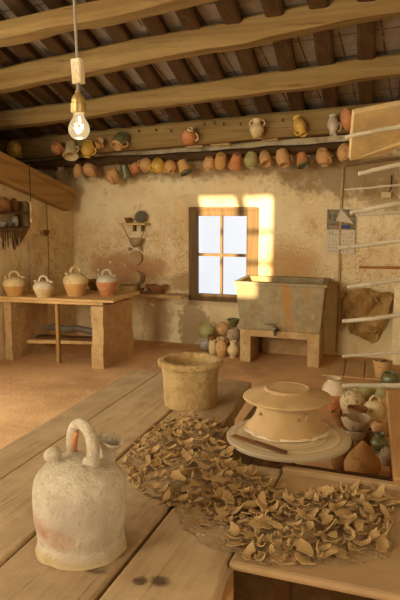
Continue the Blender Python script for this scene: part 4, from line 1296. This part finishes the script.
# slip smeared round its foot
bm = NB()
lathe(bm, [(.143, .001), (.147, .005), (.155, .003), (.161, .0005)], 64, .006, 26)
for v in bm.verts: v.co.z = max(v.co.z, .0004)
o = obj('slip_ring', bm, M['slip'], t, smooth=True); o['label'] = 'whitish slip smeared round the foot'
bm = NB()
prof = [(.0, .0), (.1, .0), (PRr*.8, -.003), (PRr*.985, -.003), (PRr, .002), (PRr*.985, .007), (PRr*.86, .014), (PRr*.66, .023), (fr_*1.06, .030), (fr_*1.03, .035), (fr_*1.0, .0362), (0, .0362)]
lathe(bm, prof, 64, .0012, 12)
for v in bm.verts: v.co.z *= 1.0
print('dish', HC, PRr)
dd = thing('clay_dish', 'upturned freshly turned clay dish with a foot ring on the wheel', 'dish', (wc.x, wc.y, ZD+HC+.0005))
obj('body', bm, M['clay'], dd, smooth=True, ang=.3)
bm = NB()
lathe(bm, [(fr_*.90, .0355), (fr_*1.02, .0355), (fr_*1.01, .0385), (fr_*.93, .0385), (fr_*.90, .0355)], 48); obj('foot_ring', bm, M['clay'], dd, smooth=True, ang=.3)

# scraper lying on the wheel disc
a, b = on(233, 436, 2, ZD+.005), on(285.5, 453.5, 2, ZD+.005)
sc = thing('wooden_scraper', 'thin brown wooden scraper lying on the front of the wheel disc', 'tool', (a+b)/2)
bm = NB(); hewn(bm, a.lerp(b, .42)+Vector((0, 0, 0)), b, .022, .007, (0, 0, 1), 6, .001, 3); obj('handle', bm, M['darkwood'], sc, sc.location)
bm = NB(); hewn(bm, a, a.lerp(b, .44), .028, .004, (0, 0, 1), 6, .0015, 6); obj('blade', bm, M['brown'], sc, sc.location)

# ------------------------------------------------------------------ bucket
bb = on(190.5, 404, 2, ZB)
bk_ = (bb-CAM).dot(FW)/F
bt = zat(bb.x, bb.y, 358.5)
hB = bt-ZB
rb_, rt_ = 26*bk_, 29.5*bk_
BU = thing('clay_bucket', 'clay-caked bucket with a thick rim standing on the bench', 'bucket', (bb.x, bb.y, ZB))
bm = NB()
lathe(bm, [(0, 0), (rb_*.97, 0), (rb_, .008), (rb_+.001, hB*.2), (rb_+.003, hB*.4), (rb_+.005, hB*.6), (rt_-.004, hB*.8), (rt_-.002, hB*.9), (rt_-.016, hB*.92), (rt_-.02, hB*.72), (0, hB*.7)], 48, .004, 28)
obj('body', bm, M['bucket'], BU, smooth=True)
bm = NB()
lathe(bm, [(rt_-.003, hB*.85), (rt_+.009, hB*.87), (rt_+.013, hB*.93), (rt_+.009, hB*.99), (rt_-.004, hB), (rt_-.016, hB*.985), (rt_-.02, hB*.9), (rt_-.018, hB*.82)], 56, .005, 30)
obj('rim', bm, M['bucket'], BU, smooth=True)
bm = NB(); lathe(bm, [(0, hB*.71), (rt_*.5, hB*.74), (rt_-.02, hB*.72), (rt_-.022, hB*.69), (0, hB*.69)], 32, .008, 20); obj('clay_filling', bm, M['clay2'], BU, smooth=True)

# ------------------------------------------------------------------ the whitewashed jug in front
jb_ = on(81.5, 546, 2, ZB)
k_ = (jb_-CAM).dot(FW)/F
hj = zat(jb_.x, jb_.y, 456)-ZB
R_ = 46*k_
print('jug', jb_, hj, R_)
JG = thing('water_jug', 'whitewashed clay water jug with loop handle in front on the bench', 'jug', jb_)
bm = NB()
pf = [(0, 0), (.9, 0), (.95, .02), (.93, .1), (.91, .16), (.94, .25), (.985, .4), (1.0, .55), (.985, .68), (.93, .79), (.8, .88), (.6, .945), (.35, .985), (.12, 1), (0, 1)]
lathe(bm, smooth_prof([(r*R_, z*hj) for r, z in pf], 4), 72, .0035, 22)
for v in bm.verts: v.co += noise.noise_vector(v.co*110)*.0009
obj('body', bm, M['jug'], JG, smooth=True)
# the loop handle, measured on the plane through the axis
def jp(px, py, off=0.0):
    # point on the vertical plane through the jug axis that faces the camera, pushed back by off
    nrm2 = Vector((FW.x, FW.y, 0)).normalized()
    base = jb_+nrm2*off
    d = ray(px, py)
    return CAM+d*((base-CAM).dot(nrm2)/d.dot(nrm2))-jb_
H = [(72.5, 452, .045), (71.5, 441, .042), (73, 430, .038), (77.5, 424, .03), (84, 425.5, .015), (90, 434, -.004), (93, 446, -.02), (93, 457, -.032), (90.5, 466, -.04)]
pts = [jp(*h) for h in H]
fine = []
for i in range(len(pts)-1):
    p0, p1, p2, p3 = pts[max(i-1, 0)], pts[i], pts[i+1], pts[min(i+2, len(pts)-1)]
    for kk in range(3):
        t = kk/3
        fine.append(.5*((2*p1)+(-p0+p2)*t+(2*p0-5*p1+4*p2-p3)*t*t+(-p0+3*p1-3*p2+p3)*t**3))
fine.append(pts[-1])
N_ = len(fine)
bm = NB(); tube(bm, fine, [.013+.004*(i/N_)+(.006 if i > N_-4 else 0) for i in range(N_)], 12, 1.0); hd = obj('handle', bm, M['jug'], JG, smooth=True)
# bare orange patch inside the loop
bm = NB()
pin = [jp(74.5, 451, .035), jp(74, 444, .032), jp(75, 437, .028), jp(77.5, 432.5, .022)]
tube(bm, pin, [.004, .0085, .0085, .004], 8); o = obj('bare_clay_patch', bm, M['terra'], hd, smooth=True); o['label'] = 'bare orange clay inside the loop'
# narrow drinking spout at the left
sp = jp(52.5, 454.5, -.02)
bm = NB()
ax = Vector((-.45, .0, .9)).normalized()
mt4 = Matrix.Translation(sp) @ ax.to_track_quat('Z', 'Y').to_matrix().to_4x4()
lathe(bm, smooth_prof([(0, -.045), (.012, -.04), (.013, -.02), (.019, -.011), (.0225, 0), (.019, .011), (.011, .016), (.006, .0165), (.0045, .012), (0, .0)], 3), 20, .0012, 60, mt4)
obj('drinking_spout', bm, M['jug'], JG, smooth=True)
# filling mouth at the back right
mp_ = jp(111.5, 441, .05)
m0 = jp(103, 458, .035)
m0 = jp(103.5, 462, .03); mp_ = jp(111, 439.5, .02)
ax = (mp_-m0).normalized()
mt4 = Matrix.Translation(m0) @ ax.to_track_quat('Z', 'Y').to_matrix().to_4x4()
L_ = (mp_-m0).length
bm = NB()
lathe(bm, smooth_prof([(.038, -.02), (.030, .005), (.024, L_*.5), (.025, L_*.75), (.034, L_*.96), (.033, L_*1.03), (.027, L_*1.0), (.019, L_*.75), (.016, L_*.2), (0, L_*.1)], 2), 28, .0012, 60, mt4)
obj('filling_mouth', bm, M['jug'], JG, smooth=True)

# ------------------------------------------------------------------ clay shavings
rnd = random.Random(11)
def shaving_mesh(seed, L, W, curl, twist, th=.0022, at=None, bm=None):
    r = random.Random(seed)
    own = bm is None
    if own: bm = NB()
    nu, nv = 5, 2
    top = []; bot = []
    e0 = [r.uniform(.6, 1.1) for _ in range(nu+1)]; e1 = [r.uniform(.6, 1.1) for _ in range(nu+1)]
    taper0, taper1 = r.uniform(.2, 1.0), r.uniform(.2, 1.0)
    sk0, sk1 = r.uniform(-.35, .35), r.uniform(-.35, .35)
    for i in range(nu+1):
        u = i/nu-.5
        env = min(1, taper0+(u+.5)*2.4)*min(1, taper1+(.5-u)*2.4)
        rt_, rb__ = [], []
        for j in range(nv+1):
            v = j/nv-.5
            wv = v*W*env*(e0[i] if v < 0 else e1[i])
            us = u+(sk0 if u < 0 else sk1)*abs(u)*2*v
            a = curl*us
            if abs(curl) > .05:
                R = L/curl
                x, z = R*math.sin(a), R*(1-math.cos(a))
                nx, nz = -math.sin(a), math.cos(a)
            else:
                x, z, nx, nz = us*L, 0, 0, 1
            y = wv; dz = twist*us*wv*1.6+W*.12*v*v*(1 if seed % 2 else -1)
            p = Vector((x, y+.07*L*math.sin(u*3+seed), z+dz))
            q = p-Vector((nx, 0, nz))*th
            if at is not None: p, q = at @ p, at @ q
            rt_.append(bm.verts.new(p)); rb__.append(bm.verts.new(q))
        top.append(rt_); bot.append(rb__)
    for i in range(nu):
        for j in range(nv):
            bm.faces.new((top[i][j], top[i+1][j], top[i+1][j+1], top[i][j+1]))
            bm.faces.new((bot[i][j+1], bot[i+1][j+1], bot[i+1][j], bot[i][j]))
    for i in range(nu):
        bm.faces.new((top[i][0], bot[i][0], bot[i+1][0], top[i+1][0])); bm.faces.new((top[i+1][nv], bot[i+1][nv], bot[i][nv], top[i][nv]))
    for j in range(nv):
        bm.faces.new((top[0][j+1], bot[0][j+1], bot[0][j], top[0][j])); bm.faces.new((top[nu][j], bot[nu][j], bot[nu][j+1], top[nu][j+1]))
    return bm
protos = []
for s in range(22):
    L = rnd.uniform(.034, .058); W = rnd.uniform(.022, .042); c = rnd.choice([.2, .4, .7, 1.0, 1.5, -.5])
    if s % 5 == 4: W *= .45; L *= 1.25; c = 3.6
    bm = shaving_mesh(s, L, W, c, rnd.uniform(-.5, .5))
    protos.append(obj('clay_shaving', bm, M['shaving' if s % 3 else 'shaving2'], smooth=False))
HEAP1 = [(120, 462), (140, 438), (163, 420), (190, 414), (222, 420), (236, 440), (258, 466), (282, 486), (262, 520), (228, 520), (205, 515), (168, 500), (140, 488)]
HEAP2 = [(255, 496), (292, 494), (325, 486), (360, 482), (385, 488), (398, 500), (392, 520), (385, 545), (340, 552), (300, 562), (262, 562), (238, 545), (222, 520), (230, 495)]
W1 = [on(x, y, 2, ZB+.02) for x, y in HEAP1]
W2 = [on(x, y, 2, ZB+.015) for x, y in HEAP2]
def inside(poly, x, y):
    c = False; n = len(poly); j = n-1
    for i in range(n):
        if (poly[i].y > y) != (poly[j].y > y) and x < (poly[j].x-poly[i].x)*(y-poly[i].y)/(poly[j].y-poly[i].y)+poly[i].x: c = not c
        j = i
    return c
def edge_d(poly, x, y):
    m = 9
    for i in range(len(poly)):
        a, b = poly[i], poly[(i+1) % len(poly)]
        ab = Vector((b.x-a.x, b.y-a.y)); ap = Vector((x-a.x, y-a.y))
        t = max(0, min(1, ap.dot(ab)/ab.dot(ab))); m = min(m, (ap-ab*t).length)
    return m
DUST = [(165, 500), (232, 490), (300, 490), (398, 494), (399, 560), (345, 572), (262, 565), (228, 556), (196, 548), (178, 530)]
W3 = [on(x, y, 2, ZB) for x, y in DUST]
def heap_h(x, y):
    h = 0
    if inside(W3, x, y): h = .013*(1-math.exp(-edge_d(W3, x, y)/.05))
    if inside(W1, x, y): h = max(h, .055*(1-math.exp(-edge_d(W1, x, y)/.06)))
    if inside(W2, x, y): h = max(h, .038*(1-math.exp(-edge_d(W2, x, y)/.06)))
    return h*(.75+.5*noise.noise(Vector((x*14, y*14, 0))))
def wheel_clear(x, y): return (Vector((x, y))-Vector((dc.x, dc.y))).length > DR+.025
def bucket_clear(x, y): return (Vector((x, y))-Vector((bb.x, bb.y))).length > rb_+.02
def jug_clear(x, y): return (Vector((x, y))-Vector((jb_.x, jb_.y))).length > R_+.02
def sample(poly):
    xs = [p.x for p in poly]; ys = [p.y for p in poly]
    while True:
        x, y = rnd.uniform(min(xs), max(xs)), rnd.uniform(min(ys), max(ys))
        if inside(poly, x, y) and wheel_clear(x, y) and bucket_clear(x, y) and jug_clear(x, y) and y < 1.96+(.6 if x < -.47 else 0): return x, y
# the heap below: crumbs and buried shavings, one mass
bm = NB()
for k in range(1000):
    x, y = sample(W1 if rnd.random() < .55 else W2)
    h = heap_h(x, y)
    s = rnd.uniform(.35, .8)
    at = Matrix.Translation((x, y, ZB+.004+h*rnd.uniform(.05, .8))) @ Euler((rnd.gauss(0, .35), rnd.gauss(0, .35), rnd.uniform(0, 6.28))).to_matrix().to_4x4() @ Matrix.Scale(s, 4)
    shaving_mesh(rnd.randint(0, 900), rnd.uniform(.03, .055), rnd.uniform(.015, .03), rnd.choice([.3, .6, 1, 1.6]), rnd.uniform(-.4, .4), .003, at, bm)
o = obj('shaving_litter', bm, M['shaving2'])
o['kind'] = 'stuff'; tag(o, 'small broken clay shavings and crumbs filling the heaps on the bench', 'clay shavings')
# dust spread over the board and planks
bm = NB()
nx_, ny_ = 110, 90
grid = {}
xs0, xs1, ys0, ys1 = -1.05, .08, 1.4, 2.4
for i in range(nx_+1):
    for j in range(ny_+1):
        x = xs0+(xs1-xs0)*i/nx_; y = ys0+(ys1-ys0)*j/ny_
        h = heap_h(x, y)
        if h > .0022 and y > 1.4 and wheel_clear(x, y) and (y < 1.95 or x < -.5): grid[i, j] = bm.verts.new((x, y, ZB+.001+h*.35+.002*noise.noise(Vector((x*40, y*40, 3)))))
for (i, j) in list(grid):
    if all(k in grid for k in ((i+1, j), (i, j+1), (i+1, j+1))): bm.faces.new((grid[i, j], grid[i+1, j], grid[i+1, j+1], grid[i, j+1]))
o = obj('clay_dust', bm, M['claydust'], smooth=True); o['kind'] = 'stuff'; tag(o, 'soft bed of clay dust under the shaving heaps', 'dust')
LAB1 = ('curled clay shaving in the heap between the jug, the bucket and the wheel', 'clay shavings heaped between jug and wheel')
LAB2 = ('curled clay shaving in the heap on the dusty board before the wheel', 'clay shavings heaped on the dusty board')
placed = 0
pts1 = []
def put_shaving(x, y, z, lab, e, s, pi):
    global placed
    o = protos[pi] if pi is not None and placed < len(protos) and False else protos[pi].copy()
    COL.objects.link(o)
    o.location = (x, y, z); o.rotation_euler = e; o.scale = (s, s, s)
    tag(o, lab[0], 'clay shaving', lab[1])
    placed += 1
    return o
def spread(poly, n, dmin):
    out = []
    tries = 0
    while len(out) < n and tries < 9000:
        tries += 1
        x, y = sample(poly)
        dm = dmin*(1 if tries < 4500 else .6)
        if all((x-a)**2+(y-b)**2 > dm*dm for a, b in out): out.append((x, y))
    return out
for poly, n, lab, dm in ((W1, 165, LAB1, .026), (W2, 129, LAB2, .028)):
    for (x, y) in spread(poly, n, dm):
        h = heap_h(x, y)
        put_shaving(x, y, ZB+.010+h*rnd.uniform(.75, 1.0), lab, (rnd.gauss(0, .28), rnd.gauss(0, .28), rnd.uniform(0, 6.28)), rnd.uniform(.6, 1.08), rnd.randrange(len(protos)))
for (px, py), lab, e, s, pi in (((205, 524), 'curled clay shaving lying alone on the plank at the front of the heap', (.3, .2, 2.2), 1.0, 2), ((200, 523), 'second small shaving leaning beside the lone curled one on the plank', (.5, .5, 1.0), .7, 5)):
    p = on(px, py, 2, ZB+.008)
    o = put_shaving(p.x, p.y, ZB+.008, (lab, None), e, s, pi)
    if 'group' in o.keys() : del o['group']
p = on(284, 561, 2, ZB)
bm = NB(); lathe(bm, [(0, 0), (.03, 0), (.033, .003), (.03, .006), (0, .005)], 18, .003, 30); bmesh.ops.scale(bm, vec=(1.1, .8, 1), verts=bm.verts)
o = obj('clay_shaving', bm, M['clay2']); o.location = (p.x, p.y, ZB+.002); tag(o, 'flat rounded clay offcut near the front edge of the dusty board', 'clay shaving')
for q in protos: bpy.data.objects.remove(q)

# ------------------------------------------------------------------ light
def area(name, loc, target, sx, sy, e, col):
    d = bpy.data.lights.new(name, 'AREA'); d.shape = 'RECTANGLE'; d.size = sx; d.size_y = sy; d.energy = e; d.color = col
    o = bpy.data.objects.new(name, d); COL.objects.link(o); o.location = loc
    o.rotation_euler = (Vector(target)-Vector(loc)).to_track_quat('-Z', 'Y').to_euler()
    return o
WARM = (1, .945, .77)
area('daylight_left_door', (XL-.05, 3.4, 1.15), (XL+3, 3.4, 1.0), 1.5, 2.1, 46, WARM)
area('daylight_left_window', (XL-.05, 1.0, 2.3), (XL+3, 1.6, .9), 1.5, 1.7, 44, WARM)
area('daylight_front_window', (-3.12, YF-.05, 2.3), (-2.2, 4, 1.2), 1.2, 2.1, 190, WARM)
area('fill_light_right', (XR+.05, -.6, 1.65), (-1.5, 2.5, 1.4), 1.5, 1.4, 26, WARM)  # weak fill added from the right, behind the view
sun_d = bpy.data.lights.new('sun', 'SUN'); sun_d.energy = 16; sun_d.color = (1, .8, .5); sun_d.angle = math.radians(.55)
sun = bpy.data.objects.new('sun', sun_d); COL.objects.link(sun); sun.location = (0, -6, 5)
sdir = Vector((SDX, 1, -math.tan(SUNEL)))
sun.rotation_euler = sdir.to_track_quat('-Z', 'Y').to_euler()

w = bpy.data.worlds.new('sky'); S.world = w; w.use_nodes = True
nt = w.node_tree; nt.nodes.clear()
wo_ = nt.nodes.new('ShaderNodeOutputWorld'); bg = nt.nodes.new('ShaderNodeBackground')
tc = nt.nodes.new('ShaderNodeTexCoord'); ns = nt.nodes.new('ShaderNodeTexNoise'); ns.inputs['Scale'].default_value = 5; ns.inputs['Detail'].default_value = 2
nt.links.new(tc.outputs['Generated'], ns.inputs['Vector'])
mx_ = nt.nodes.new('ShaderNodeMix'); mx_.data_type = 'RGBA'
nt.links.new(ns.outputs[0], mx_.inputs[0]); mx_.inputs[6].default_value = (.86, .89, .92, 1); mx_.inputs[7].default_value = (.95, .96, .96, 1)
nt.links.new(mx_.outputs[2], bg.inputs[0]); bg.inputs[1].default_value = 1.12
nt.links.new(bg.outputs[0], wo_.inputs[0])

S.view_settings.view_transform = 'Standard'
S.view_settings.look = 'None'
S.view_settings.exposure = 0
S.view_settings.gamma = 1
S.cycles.use_denoising = True
S.cycles.max_bounces = 8
S.cycles.diffuse_bounces = 5
